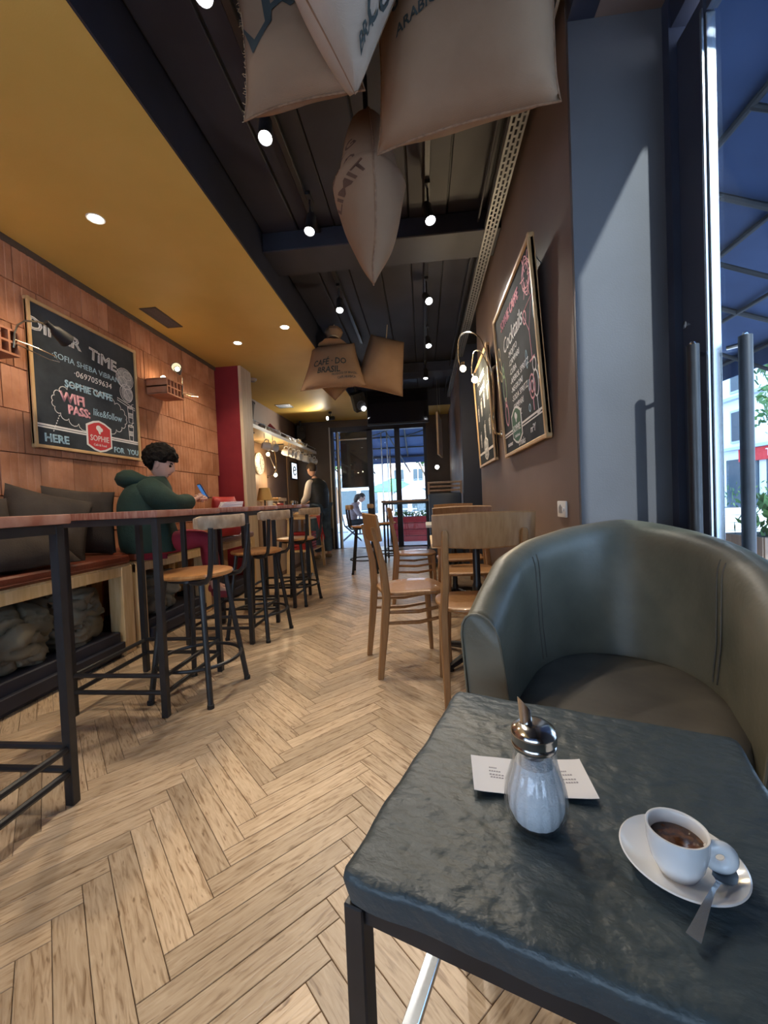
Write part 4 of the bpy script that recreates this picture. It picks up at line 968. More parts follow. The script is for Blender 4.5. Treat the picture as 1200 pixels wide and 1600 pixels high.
text('summer', .045, t, (-.33, -.43, Z0), 'chalk', shear=.3); text('Drinks', .06, t, (-.02, -.455, Z0), 'chalk', shear=.3); text('m²Y', .06, t, (.24, -.42, Z0), 'chalk', shear=.2)

t = chalkboard('chalkboard with white glasses drawn on it, farther along the right wall behind the bulb lamp', (XR - .028, 3.84, 1.735), FR @ Matrix.Rotation(R_(2.6), 3, 'X'), .88, .98)
t.scale.y = .96
for x in (-.36, .36): G().tube([(x, .47, .002), (x, .38, -.04)], .003, 5).obj('hanging_wire', 'galv', t)
text('ICE COFFEE', .085, t, (-.02, .33, Z0), 'chalk', sx=.95); text('& FRAPPÉ', .075, t, (0, .22, Z0), 'chalk')
for x, y, s in ((-.30, .03, .06), (-.10, .05, .065), (.08, .09, .06), (.28, .12, .06), (-.26, -.24, .06), (0, -.20, .075), (.27, -.18, .065)):
    cup_draw(t, x, y, s)
    G().prism([(x - .4 * s, y + .9 * s), (x + .4 * s, y + .9 * s), (x + .3 * s, y - .9 * s), (x - .3 * s, y - .9 * s)], Z0 - .003, Z0 + .0002).obj('chalk_drawing', 'chalkfill', t, smooth=False)
G().span((-.428, -.372, Z0 - .003), (.428, -.350, Z0 + .0006)).obj('stripe', 'chalk', t, smooth=False)
emblem(t, 0, -.34, .11, 'chalkfill')

t = thing('thermostat', 'small white thermostat plate on the brown wall above the armchair', 'thermostat', (XR - .001, 1.905, .90), 0, None, FR)
G().span((-.055, -.036, 0), (.055, .036, .010), bev=.004, seg=2).obj('plate', 'whitep', t); G().prism([(-.030, -.018), (.012, -.018), (.012, .008), (-.009, .022), (-.030, .008)], .009, .0112).obj('display', 'galv', t, smooth=False); G().lathe([(0, .008), (.010, .008), (.009, .016), (0, .016)], 14, (.036, .0, 0)).obj('knob', 'whitep', t)

# ------------------------------------------------------------------ brick lamps on the left wall
def brick_lamp(label, loc, arm, tip, sd, wire):
    t = thing('brick_wall_lamp', label, 'wall lamp', loc, 0, 'wall lamps made of hollow bricks')
    g = G(); L, H, D = .26, .135, .20                  # hollow block: length along Y, holes open towards +X
    nx, nz = 5, 2; wv = .012
    for i in range(nx + 1):
        y = -L / 2 + i * L / nx; g.span((0, y - wv / 2, -H / 2), (D, y + wv / 2, H / 2))
    for k in range(nz + 1):
        z = -H / 2 + k * H / nz; g.span((0, -L / 2 - wv / 2, z - wv / 2), (D + .0005, L / 2 + wv / 2, z + wv / 2))
    g.span((0, -L / 2, -H / 2), (.03, L / 2, H / 2)); g.obj('hollow_block', 'brick', t, smooth=False)
    G().ball((.10, -.03, H / 2 + .030), .024, 12, 8).obj('bulb', 'bulb', t); G().lathe([(0, 0), (.016, 0), (.014, .02), (0, .02)], 12, (.10, -.03, H / 2 - .004)).obj('bulb_holder', 'whitep', t)
    G().tube(arm, .0055, 7).obj('arm', 'brass', t)
    G().tube(wire, .0035, 6).obj('cable_loop', 'brass', t)
    d = Vector(sd).normalized(); q = Matrix.Translation(tip) @ d.to_track_quat('Z', 'Y').to_matrix().to_4x4()
    G().lathe([(0, -.045), (.014, -.045), (.016, 0), (.030, .018), (.045, .105), (.041, .105), (.026, .022), (0, .012)], 18, m=q).obj('lamp_shade', 'blackm', t)
    G().ball(q @ Vector((0, 0, .060)), .020, 10, 8).obj('bulb', 'bulb', t)
    return t
brick_lamp('hollow brick wall lamp at the left frame edge, its black shade over the chalkboard', (-2.49, 2.06, 1.96), [(.20, .10, -.03), (.21, .10, .05), (.22, .11, .10), (.25, .13, .13), (.28, .18, .145), (.31, .23, .135)], (.315, .24, .13), (.02, .9, -.38), [(.2, .10, .02), (.26, .18, -.005), (.30, .26, -.03), (.31, .28, -.06), (.28, .24, -.055), (.20, .10, -.0)])
brick_lamp('hollow brick wall lamp right of the wifi chalkboard', (-2.49, 3.72, 2.11), [(.20, .09, -.05), (.21, .10, .06), (.215, .09, .13), (.22, .04, .17)], (.225, .02, .165), (.35, -.9, .10), [(.2, .10, -.02), (.25, .17, -.03), (.28, .24, -.02), (.26, .22, .0), (.2, .10, -.01)])

# pipe lamp with two bulbs on the right wall, pipe lamp over the counter
def pipe_lamp(label, loc, rot, pipe, arms, bulbs, e):
    t = thing('pipe_wall_lamp', label, 'wall lamp', loc, 0, 'bent pipe wall lamps with bare bulbs', rot)
    G().tube(pipe, .0085, 8).obj('pipe', 'brass', t)
    for z in (pipe[0], pipe[-1]): G().lathe([(0, 0), (.028, 0), (.026, .008), (0, .010)], 14, (z[0], z[1], 0)).obj('wall_plate', 'brass', t)
    for a in arms: G().tube(a, .0055, 7).obj('arm', 'brass', t)
    for b in bulbs:
        b = Vector(b); G().ball(b, .026, 14, 10, (1, 1.15, 1)).obj('bulb', 'bulb', t)
        G().lathe([(0, 0), (.014, 0), (.014, .03), (0, .03)], 10, b + Vector((0, .025, 0)), m=Matrix.Rotation(-PI / 2, 4, 'X')).obj('bulb_holder', 'brass', t)
        l = bpy.data.lights.new('bulb_light', 'POINT'); l.energy = e; l.color = (1, .76, .46); l.shadow_soft_size = .028
        lo = bpy.data.objects.new('bulb_light', l); C.objects.link(lo); lo.parent = t; lo.location = b + Vector((0, -.032, .03))
    return t
def bez(pts, n=8):
    out = []
    P_ = [Vector(p) for p in pts]; P_ = [P_[0]] + P_ + [P_[-1]]
    for i in range(1, len(P_) - 2):
        a, b, c, d = P_[i - 1:i + 3]
        for k in range(n):
            u = k / n; out.append(.5 * ((2 * b) + (c - a) * u + (2 * a - 5 * b + 4 * c - d) * u * u + (3 * b - a - 3 * c + d) * u ** 3))
    out.append(P_[-2]); return out
pipe_lamp('bent pipe lamp with two glowing bulbs between the two right wall chalkboards', (XR, 3.29, 1.75), FR,
    bez([(0, -.30, .01), (.03, -.29, .05), (.03, -.20, .06), (.0, -.12, .05), (0, .10, .05), (0, .20, .05), (0, .24, .01)]),
    [bez([(0, .16, .05), (.0, .42, .12), (-.10, .54, .20), (-.35, .60, .26), (-.62, .53, .25), (-.66, .45, .23), (-.58, .40, .22)]), bez([(0, .12, .05), (-.12, .36, .10), (-.3, .46, .14), (-.42, .41, .15), (-.46, .32, .15), (-.42, .285, .14)])],
    [(-.52, .385, .22), (-.40, .245, .135)], 11)

# ------------------------------------------------------------------ people
def head(s=1.0, mouth=True):
    g = G(); bmesh.ops.create_uvsphere(g.bm, u_segments=28, v_segments=20, radius=1)
    for v_ in g.bm.verts:                             # face towards +Y
        p = v_.co.copy(); x, y, z = p.x * .074, p.y * .094, p.z * .115
        if z < 0: k = -z / .115; x *= 1 - .30 * k; y = y * (1 - .18 * k) + .020 * k
        if y > 0:
            y *= 1 - .10 * (abs(p.x)) 
            y += .019 * math.exp(-((x / .013) ** 2) - (((z + .022) / .016) ** 2))      # nose
            y += .012 * math.exp(-((x / .011) ** 2) - (((z - .005) / .025) ** 2))
            for sx in (-1, 1): y -= .010 * math.exp(-(((x - sx * .030) / .016) ** 2) - (((z - .010) / .012) ** 2))
            y += .006 * math.exp(-((x / .022) ** 2) - (((z + .058) / .010) ** 2)); y += .008 * math.exp(-((x / .022) ** 2) - (((z + .095) / .016) ** 2))
            y += .005 * math.exp(-((x / .05) ** 2) - (((z - .03) / .010) ** 2))
        v_.co = Vector((x, y, z)) * s
    for sx in (-1, 1):
        g.ball((sx * .075 * s, -.006 * s, -.008 * s), .030 * s, 10, 8, (.30, .62, 1))
    me = g.mesh('head', ang=80)
    return me
def hand(w, d, up, s=1.0, curl=.5, side=1):
    """palm and five fingers: w wrist, d pointing direction, up back-of-hand normal"""
    d = Vector(d).normalized(); up = Vector(up); up = (up - d * up.dot(d)).normalized(); r = d.cross(up) * side; w = Vector(w)
    lines = [[(w - d * .02, .021), (w + d * .03, .026), (w + d * .075 * s, .030)]]
    ms = [skin(*[chain(lines)[i] for i in (0, 1)], [(q, q * .6) if i else q for i, q in enumerate(chain(lines)[2])])]
    for i, (o_, L) in enumerate(((-.030, .066), (-.010, .076), (.010, .072), (.029, .056))):
        b = w + d * .070 * s + r * o_ * s; c1 = d * math.cos(curl) - up * math.sin(curl); c2 = d * math.cos(curl * 2.1) - up * math.sin(curl * 2.1)
        l = [[(b - d * .02, .0088), (b, .0092), (b + c1 * L * .5 * s, .0084), (b + c1 * L * .5 * s + c2 * L * .5 * s, .0068)]]
        ms.append(skin(*chain(l)))
    b = w + d * .025 * s - r * .024 * s; td = (d * .72 - r * .62 - up * .25).normalized()
    ms.append(skin(*chain([[(b, .011), (b + td * .035 * s, .0095), (b + (td + d * .5).normalized() * .062 * s, .0078)]])))
    return ms
def torso(levels, n=28, seed=0):
    g = G(); rs = []
    pts = [Vector(l) for l in levels]
    def cr(a, b, c, d, u): return .5 * ((2 * b) + (c - a) * u + (2 * a - 5 * b + 4 * c - d) * u * u + (3 * b - a - 3 * c + d) * u ** 3)
    P_ = [pts[0]] + pts + [pts[-1]]
    for i in range(1, len(P_) - 2):
        for k in range(4):
            q = [cr(P_[i - 1][m], P_[i][m], P_[i + 1][m], P_[i + 2][m], k / 4) for m in range(4)] if False else None
            u = k / 4; v = P_[i - 1], P_[i], P_[i + 1], P_[i + 2]; q = [cr(v[0][m], v[1][m], v[2][m], v[3][m], u) for m in range(4)]
            rs.append([Vector((q[2] * abs(math.cos(a)) ** .85 * (1 if math.cos(a) > 0 else -1), q[1] + q[3] * math.sin(a), q[0])) + noise.noise_vector(Vector((math.cos(a) * 2 + seed, math.sin(a) * 2, q[0] * 9))) * .007 for a in [2 * PI * j / n for j in range(n)]])
    g.rings(rs); return g.mesh('torso', ang=80)
def person(label, loc, rz, J, clothes, hairfn, headat, headrot, hands, s=1.0, grp=None):
    t = thing('person', label, 'person', loc, rz)
    m = []
    v, e, r = chain([[(J['pel'], .085), (J['sp'], .08), (J['ch'], .08), (J['nb'], .055), (J['nt'], .05)]] +
        [[(J['ch'], .08), (J['sh' + q], .045), (J['el' + q], .042), (J['wr' + q], .027)] for q in 'LR'] +
        [[(J['pel'], .085), (J['hp' + q], .075), (J['kn' + q], .052), (J['an' + q], .038), (J['to' + q], .032)] for q in 'LR'])
    m.append(skin(v, e, r, 0, 1))
    h = head(s); hm_ = Matrix.Translation(headat) @ Euler(headrot).to_matrix().to_4x4(); h.transform(hm_); m.append(h)
    for hh in hands: m += hand(*hh)
    link('body', joinmesh('body', m), 'skin', t)
    for nm, mm, lines, root in clothes:
        ms = []
        for ln in lines:
            if ln == 'torso': ms.append(torso(root)); continue
            if isinstance(ln, str): continue
            v, e, r = chain(ln if isinstance(ln[0], list) else [ln]); ms.append(skin(v, e, r, 0, 2))
        if 'torso' not in lines: v, e, r = chain(lines); ms = [skin(v, e, r, 0, 2)]
        link(nm, joinmesh(nm, ms), mm, t)
    H = hm_
    for sx in (-1, 1):
        g = G(); g.ball(H @ Vector((sx * .030 * s, .0795 * s, .010 * s)), .0105 * s, 10, 8); g.obj('eye', 'eye', t)
        G().tube([H @ Vector((sx * x * s, (.090 - x * .16) * s, z * s)) for x, z in ((.014, .028), (.032, .034), (.048, .028))], .0042 * s, 6).obj('eyebrow', 'hair', t)
    G().tube([H @ Vector((x * s, (.0915 - abs(x) * .35) * s, -.058 * s)) for x in (-.022, 0, .022)], .0045 * s, 6).obj('mouth', 'lip', t)
    hairfn(t, H, s)
    return t
def hair_curly(t, H, s):
    g = G(); bmesh.ops.create_icosphere(g.bm, subdivisions=5, radius=1)
    for v_ in list(g.bm.verts):
        p = v_.co; k = 1 + .13 * noise.noise(p * 4.5) + .10 * abs(noise.noise(p * 9))
        q = Vector((p.x * .108 * k, p.y * .128 * k - .016, p.z * .120 * k + .054))
        if q.y > .045 and q.z < .052: q.y = .045 + (q.y - .045) * .12
        if q.z < .022 and q.y > -.030: q = Vector((q.x * .55, -.03 + (q.y + .03) * .25, q.z))
        v_.co = H @ (q * s)
    g.obj('hair', 'hair', t, ang=80)
def hair_short(t, H, s, m='hair2'):
    g = G(); bmesh.ops.create_uvsphere(g.bm, u_segments=26, v_segments=18, radius=1)
    for v_ in g.bm.verts:
        p = v_.co; q = Vector((p.x * .079, p.y * .102 - .006, p.z * .100 + .022))
        if q.y > .05 and q.z < .060: q.y = .05
        if q.z < -.03: q.y = min(q.y, -.02); q.z = max(q.z, -.075)
        if q.z < .02 and q.y > .015: q.x *= .88; q.y = min(q.y, .02)
        v_.co = H @ (q * s + noise.noise_vector(p * 9) * .003)
    g.obj('hair', m, t, ang=80)
s = .94
J = dict(pel=(0, 0, .735), sp=(0, .02, .90), ch=(0, .04, 1.07), nb=(0, .075, 1.185), nt=(0, .095, 1.24), shL=(-.17, .05, 1.125), shR=(.17, .05, 1.125),
    elL=(-.25, .19, .985), elR=(.25, .21, .99), wrL=(-.075, .34, 1.035), wrR=(.065, .36, 1.045), hpL=(-.09, .04, .72), hpR=(.09, .04, .72), knL=(-.11, .43, .74), knR=(.11, .43, .74),
    anL=(-.10, .46, .34), anR=(.10, .47, .34), toL=(-.11, .58, .285), toR=(.11, .59, .285))
def add(p, *d): return tuple(p[i] + d[i] for i in range(3))
coat = ['torso'] + [[((sx * .10, .05, 1.11), .10), (J['sh' + q], .108), (J['el' + q], .090), (tuple(Vector(J['el' + q]).lerp(Vector(J['wr' + q]), .85)), .060)] for q, sx in (('L', -1), ('R', 1))]
coat_t = [(.668, .06, .225, .20), (.74, .04, .235, .205), (.88, .02, .238, .19), (1.02, .025, .238, .185), (1.12, .04, .225, .165), (1.185, .06, .165, .125), (1.23, .08, .092, .085)]
trs = [[((0, .05, .73), .11), (J['hp' + q], .098), (J['kn' + q], .074), ((J['an' + q][0], J['an' + q][1] + 0, .40), .056)] for q in 'LR']
shoes = [[[(add(J['an' + q], 0, -.04, -.02), .046), (add(J['an' + q], 0, .03, -.035), .044), (J['to' + q], .034)]] for q in 'LR']
man = person('seated person with curly black hair in a dark green hooded coat, looking at a phone', (-2.10, 2.90, 0), R_(-58), J,
    [('coat', 'coat', coat, coat_t), ('trousers', 'trouser', trs, 0), ('shoe', 'shoe', shoes[0], 0), ('shoe', 'shoe', shoes[1], 0)],
    hair_curly, (0, .135, 1.315), (R_(-18), 0, R_(-14)), [((-.075, .34, 1.035), (.45, .75, .45), (-.6, -.1, .8), .9, .9, 1), ((.065, .36, 1.045), (-.35, .8, .45), (.6, -.1, .8), .9, .9, -1)], s)
# the hood lying behind the neck
g = G(); rs = []
for i in range(17):
    a = PI * (-.12 + 1.24 * i / 16); c = Vector((.125 * math.cos(a), .055 - .135 * math.sin(a), 1.185 + .025 * math.sin(a)))
    k = .030 + .042 * math.sin(max(0, min(PI, a))) ; ring = []
    for j in range(10):
        b = 2 * PI * j / 10; rad = Vector((math.cos(a), -math.sin(a), 0)); ring.append(c + rad * k * 1.25 * math.cos(b) + Vector((0, 0, 1)) * k * math.sin(b) + Vector((0, 0, .012 * noise.noise(c * 20))))
    rs.append(ring)
g.rings(rs); g.obj('hood', 'coat', man, ang=80)
q = man.rotation_euler.to_matrix()
t = thing('phone', 'smartphone with blue lit screen held by the seated person', 'phone', man.location + q @ Vector((0, .42, 1.105)), R_(-58))
fm = Euler((R_(118), 0, R_(18))).to_matrix()
G().box((0, 0, 0), (.066, .132, .008), rot=fm, bev=.003).obj('case', 'blackm', t, smooth=False); G().box(fm @ Vector((0, 0, -.0045)), (.060, .122, .0012), rot=fm).box(fm @ Vector((0, 0, .0045)), (.060, .122, .0012), rot=fm).obj('screen', 'screen', t, smooth=False)

# barista, standing at the counter, facing the left wall
J = dict(pel=(0, 0, .92), sp=(0, .02, 1.08), ch=(0, .06, 1.26), nb=(0, .10, 1.40), nt=(0, .13, 1.46), shL=(-.17, .07, 1.34), shR=(.17, .07, 1.34), elL=(-.24, .08, 1.08), elR=(.23, .16, 1.10),
    wrL=(-.17, .27, .98), wrR=(.13, .36, 1.02), hpL=(-.09, .0, .88), hpR=(.09, 0, .88), knL=(-.10, .04, .48), knR=(.11, -.02, .48), anL=(-.10, 0, .08), anR=(.12, -.06, .08), toL=(-.12, .14, .035), toR=(.14, .08, .035))
ve_t = [(.88, .0, .178, .135), (.98, .01, .182, .14), (1.10, .02, .192, .148), (1.22, .045, .208, .155), (1.315, .07, .205, .140), (1.375, .09, .155, .105), (1.42, .105, .088, .078)]
shirt = [[((sx * .09, .07, 1.33), .07), (J['sh' + q], .078), (J['el' + q], .066), (tuple(Vector(J['el' + q]).lerp(Vector(J['wr' + q]), .9)), .050)] for q, sx in (('L', -1), ('R', 1))]
je = [[((0, 0, .93), .135), (J['hp' + q], .120), (J['kn' + q], .082), (add(J['an' + q], 0, 0, .03), .066)] for q in 'LR']
sh = lambda q: [[(add(J['an' + q], 0, -.05, -.03), .044), (add(J['an' + q], 0, .03, -.03), .046), (add(J['to' + q], 0, 0, .004), .036)]]
person('barista standing at the counter in a navy quilted vest, white sleeves and jeans', (-1.80, 7.05, 0), R_(62), J,
    [('vest', 'vest', ['torso'], ve_t), ('sleeve', 'shirt', [shirt[0]], 0), ('sleeve', 'shirt', [shirt[1]], 0), ('jeans', 'jean', je, 0), ('boot', 'boot', sh('L'), 0), ('boot', 'boot', sh('R'), 0)],
    lambda t, H, s: hair_short(t, H, s), (0, .165, 1.575), (R_(-22), 0, 0), [((-.17, .27, .98), (.2, .8, -.4), (0, .3, 1), 1, .6, 1), ((.13, .36, 1.02), (-.1, .8, -.4), (0, .3, 1), 1, .6, -1)], 1.0)

# ------------------------------------------------------------------ table things, handbag
t = thing('napkin_pack', 'white pack of paper napkins on the high table in front of the seated person', 'napkins', (-1.56, 3.20, .9705), R_(35))
for k in range(4): G().box((.004 * k, .003 * math.sin(k * 2), .006 + k * .011), (.17 - .006 * k, .10, .010), rz=.06 * k, bev=.002).obj('napkin', 'paper', t, smooth=False)
t = thing('handbag', 'quilted crimson handbag with chain handle standing on the far bench', 'handbag', (-2.06, 4.10, .675), R_(78))
g, f = pil(.34, .30, .17, 14, 12, .03, 4, .006, 9); o = g.obj('bag_body', 'redc', t, ang=80); o.location = (0, 0, .26); o.rotation_euler = (R_(88), 0, 0)
G().box((0, 0, .06), (.30, .15, .12), bev=.02, seg=2).obj('bag_base', 'redc', t)
for k in range(-3, 4): G().tube([(k * .045, -.086 + abs(k) * .006, .16), (k * .045 + .01, -.090 + abs(k) * .006, .27), (k * .045, -.070 + abs(k) * .006, .36)], .003, 5).obj('quilt_seam', 'redp', t)
G().tube([(.15, -.02, .36), (.19, -.05, .34), (.20, -.06, .25), (.185, -.05, .16)], .006, 6).obj('chain_handle', 'chrome', t)

# ------------------------------------------------------------------ counter corner behind the red partition
t = thing('counter', 'service counter behind the red partition with pale front', 'counter', (-2.28, 6.0, 0))
G().span((-.36, -.70, 0), (.30, .75, .90), bev=.004).obj('body', 'panelw', t, smooth=False)
G().span((-.38, -.74, .90), (.34, .78, .935), bev=.006).obj('worktop', 'pale', t, smooth=False)
for k in range(3): G().span((.301, -.68 + k * .475, .06), (.312, -.22 + k * .475, .86), bev=.003).obj('panel', 'pale', t, smooth=False)
t = thing('table_lamp', 'table lamp with mustard fabric shade on the counter', 'lamp', (-2.36, 5.95, .936))
G().lathe([(0, 0), (.06, 0), (.058, .012), (.012, .02), (.009, .03), (.009, .14), (0, .14)], 18).obj('base', 'black', t)
G().lathe([(.115, .12), (.075, .30), (.073, .30), (.112, .12)], 28).obj('lamp_shade', 'shade', t)
G().ball((0, 0, .19), .022, 10, 8).obj('bulb', 'bulb', t)
t = thing('takeaway_cup', 'white paper cup on the counter beside the table lamp', 'cup', (-2.10, 5.48, .936))
G().lathe([(0, 0), (.030, 0), (.040, .095), (.042, .097), (.040, .099), (.037, .095), (.028, .004), (0, .004)], 24).obj('cup', 'paper', t); G().lathe([(.0415, .088), (.043, .09), (.043, .102), (.036, .105), (0, .104)], 24).obj('lid', 'whitep', t)
Rr = random.Random(8)
t = thing('bread_tray', 'wooden tray of pastries raised at the back of the counter', 'tray', (-2.42, 6.45, .936), R_(4))
G().span((-.16, -.22, .10), (.16, .22, .115)).span((-.16, -.22, .115), (-.148, .22, .15)).span((.148, -.22, .115), (.16, .22, .15)).obj('tray', 'pale', t, smooth=False)
for sx in (-.13, .13):
    for sy in (-.18, .18): G().span((sx - .01, sy - .01, 0), (sx + .01, sy + .01, .10)).obj('leg', 'pale', t, smooth=False)
for k in range(6):
    g = G(); rs = []
    for i in range(9):
        u = -1 + i / 4; c = Vector((.035 * u * u, .055 * u, 0)); rr = .028 * (1 - .8 * abs(u) ** 1.5) + .004
        rs.append([c + Vector((rr * math.cos(b), 0, rr * .8 * math.sin(b))) for b in [q * PI / 4 for q in range(8)]])
    o = g.rings(rs).obj('croissant', 'bread'); o.location = (-2.42 + (-.08, .07)[k % 2], 6.30 + .13 * (k // 2), .936 + .138); o.rotation_euler.z = Rr.uniform(-1, 1)
    tag(o, 'golden croissant on the raised tray, %s one of the row on the %s' % (('near', 'middle', 'far')[k // 2], ('wall side', 'aisle side')[k % 2]), 'pastry', 'pastries on the counter tray')
for k, (x, y, c, l) in enumerate(((-2.16, 5.72, 'bread', 'glazed bun under white cloth paper on the counter front'), (-2.12, 5.92, 'redc', 'dark red wrapped cake on the counter front'), (-2.20, 6.2, 'white', 'stack of white saucers on the counter'), (-2.08, 6.40, 'steel', 'steel milk jug on the counter near the barista'))):
    t = thing(('bun', 'cake', 'saucer_stack', 'milk_jug')[k], l, ('bun', 'cake', 'saucers', 'jug')[k], (x, y, .936))
    if k < 2:
        G().lathe([(0, 0), (.07, 0), (.085, .008), (.08, .012), (0, .012)], 24).obj('plate', 'white', t); G().lathe([(0, .012), (.05, .012), (.062, .035), (.05, .06), (.02, .07), (0, .07)], 20, rib=.03, nrib=8).obj('pastry', c, t)
    elif k == 2:
        for q in range(5): G().lathe([(0, q * .010), (.05, q * .010), (.072, q * .010 + .012), (.070, q * .010 + .014), (.048, q * .010 + .004), (0, q * .010 + .004)], 24).obj('saucer', 'white', t)
    else:
        G().lathe([(0, 0), (.045, 0), (.05, .02), (.04, .08), (.036, .10), (.034, .10), (.038, .08), (.046, .02), (0, .004)], 22).obj('jug', 'steel', t); G().tube(bez([(.04, 0, .09), (.075, 0, .08), (.07, 0, .04), (.048, 0, .03)]), .005, 6).obj('handle', 'steel', t)

t = thing('display_stand', 'wooden display stand of packed goods at the counter end', 'stand', (-1.755, 5.95, 0))
G().span((-.17, -.36, .76), (.17, .36, .785), bev=.003).obj('top', 'pine', t, smooth=False); G().span((-.16, -.34, .30), (.16, .34, .32)).obj('shelf', 'pine', t, smooth=False)
for sx in (-1, 1):
    for sy in (-1, 1): G().tube([(sx * .14, sy * .32, .76), (sx * .17, sy * .36, 0)], .020, sq=True).obj('leg', 'pine', t, smooth=False)
def crate(label, loc, rz, m, w=.30, d=.22, h=.12, grp=None, n=3):
    t = thing('crate', label, 'crate', loc, rz, grp)
    for k in range(n):
        z = h * (k + .5) / n; hh = h / n * .72
        for s in (-1, 1):
            G().box((0, s * d / 2, z), (w, .012, hh), bev=.001).obj('slat', m, t, smooth=False); G().box((s * w / 2, 0, z), (.012, d, hh), bev=.001).obj('slat', m, t, smooth=False)
    G().box((0, 0, .006), (w, d, .010)).obj('bottom', m, t, smooth=False)
    return t
crate('red slatted crate upper of the two on the display stand shelf', (-1.755, 5.82, .455), 0, 'redc', grp=None)
crate('red slatted crate lower of the two on the display stand shelf', (-1.755, 5.82, .322), 0, 'redc')
crate('small pine box standing on the display stand near the barista', (-1.69, 6.14, .786), .1, 'pine', .18, .18, .10, n=2)
t = thing('pastry_basket', 'pale basket of rolls on the display stand', 'basket', (-1.755, 5.78, .786))
G().lathe([(0, 0), (.11, 0), (.14, .05), (.13, .052), (.10, .008), (0, .008)], 24, rib=.01, nrib=24).obj('basket', 'pale', t)
for k in range(7): G().ball((.07 * math.cos(k), .07 * math.sin(k), .045), .036, 10, 7, (1.2, .9, .8)).obj('roll', 'bread', t)
g = G(); n = 14; gv = {}
for i in range(n + 1):
    for j in range(n + 1):
        u = i / n; v = j / n; x = -1.70 + .24 * u; y = 5.94 + .22 * v
        ov = max(0, x + 1.58); z = .792 - ov * 2.6 * (1 + .25 * math.sin(v * 9)) + .012 * math.sin(u * 9 + v * 5) * (1 if ov > 0 else .1); x -= ov * .55
        gv[i, j] = g.bm.verts.new((x, y + .01 * math.sin(u * 7), z))
for i in range(n):
    for j in range(n): g.bm.faces.new((gv[i, j], gv[i + 1, j], gv[i + 1, j + 1], gv[i, j + 1]))
o = g.obj('cloth', 'red', ang=80); o.modifiers.new('s', 'SOLIDIFY').thickness = .004
tag(o, 'bright red cloth hanging over the edge of the display stand', 'cloth')
t = thing('wire_rack', 'tall dark wire rack with red bars at the aisle end of the display stand', 'rack', (-1.565, 5.35, 0), R_(100))
for s in (-1, 1): G().box((s * .15, 0, .36), (.016, .016, .72)).obj('post', 'black', t, smooth=False)
for k in range(12): G().tube([(-.15, 0, .06 + k * .058), (.15, 0, .06 + k * .058)], .004, 6).obj('bar', 'redc', t)
for k in range(5): G().tube([(-.12 + k * .06, .004, .03), (-.12 + k * .06, .004, .71)], .003, 5).obj('wire', 'black', t)
G().box((0, .05, .015), (.32, .18, .02)).obj('foot', 'black', t, smooth=False)
t = thing('storage_box', 'low dark brown chest against the rear wall beside the glazed door', 'chest', (-2.10, 8.38, 0))
G().box((0, 0, .21), (.30, .40, .42), bev=.006).obj('body', 'dbrown', t, smooth=False); G().box((0, 0, .435), (.32, .42, .03), bev=.005).obj('lid', 'navy', t, smooth=False)

# shelf with crockery on the alcove wall
t = thing('wall_shelf', 'long timber shelf with white lip high on the alcove wall', 'shelf', (-2.425, 6.80, 2.02))
G().span((-.255, -1.60, -.012), (.235, 1.60, .012)).obj('board', 'pine', t, smooth=False); G().span((.235, -1.60, -.020), (.250, 1.60, .030), bev=.002).obj('lip', 'whitep', t, smooth=False)
G().tube([(.240, -1.58, .085), (.240, 1.58, .085)], .005, 6).obj('rail', 'galv', t)
for y in (-1.5, -.5, .5, 1.5): G().tube([(.240, y, .02), (.240, y, .085)], .004, 6).obj('rail_post', 'galv', t)
for y in (-1.2, 0, 1.2): G().span((-.255, y - .012, -.16), (-.235, y + .012, -.012)).span((-.255, y - .01, -.03), (.10, y + .01, -.012)).obj('bracket', 'black', t, smooth=False)
def mug():
    t = thing('hanging_mug', '', 'mug', (0, 0, 0), 0, 'white mugs hanging under the shelf')
    q = Matrix.Rotation(R_(100), 4, 'Y')
    G().lathe([(0, 0), (.030, 0), (.042, .03), (.046, .085), (.043, .085), (.039, .03), (.026, .006), (0, .006)], 20, m=q).obj('bowl', 'white', t)
    G().tube([q @ Vector(p) for p in bez([(-.042, 0, .07), (-.072, 0, .06), (-.070, 0, .03), (-.040, 0, .02)])], .006, 6).obj('handle', 'white', t)
    G().tube([(.03, 0, .072), (.03, 0, .13)], .003, 5).obj('hook', 'galv', t)
    return t
mug_ = mug(); ys = [5.72, 5.98, 6.55, 6.70, 6.95, 7.12, 7.33, 7.51, 7.69, 7.86, 8.04, 8.22]
pos = ['first', 'second', 'third', 'fourth', 'fifth', 'sixth', 'seventh', 'eighth', 'ninth', 'tenth', 'eleventh', 'last']
for k, y in enumerate(ys):
    m = mug_ if k == 0 else dup(mug_, (0, 0, 0), 0)
    m.scale = (1.3, 1.3, 1.3); m.location = (-2.27 + .03 * (k % 2), y, 2.008 - .13 * 1.3); m.rotation_euler = (0, 0, Rr.uniform(-.7, .7)); m['label'] = 'white mug hanging under the shelf, %s from the red partition' % pos[k]
def teapot():
    t = thing('teapot', '', 'teapot', (0, 0, 0), 0, 'white crockery on the shelf')
    G().lathe([(0, 0), (.04, 0), (.07, .03), (.075, .06), (.06, .10), (.035, .115), (0, .118)], 22).obj('pot', 'white', t); G().lathe([(0, .114), (.034, .114), (.02, .13), (.009, .135), (.013, .148), (0, .155)], 16).obj('lid', 'white', t)
    G().tube(bez([(.068, 0, .045), (.10, 0, .07), (.115, 0, .105), (.13, 0, .115)]), [.016] * 12 + [.012] * 6 + [.009] * 7, 8).obj('spout', 'white', t)
    G().tube(bez([(-.065, 0, .085), (-.11, 0, .09), (-.115, 0, .045), (-.07, 0, .03)]), .007, 6).obj('handle', 'white', t)
    return t
tp = teapot()
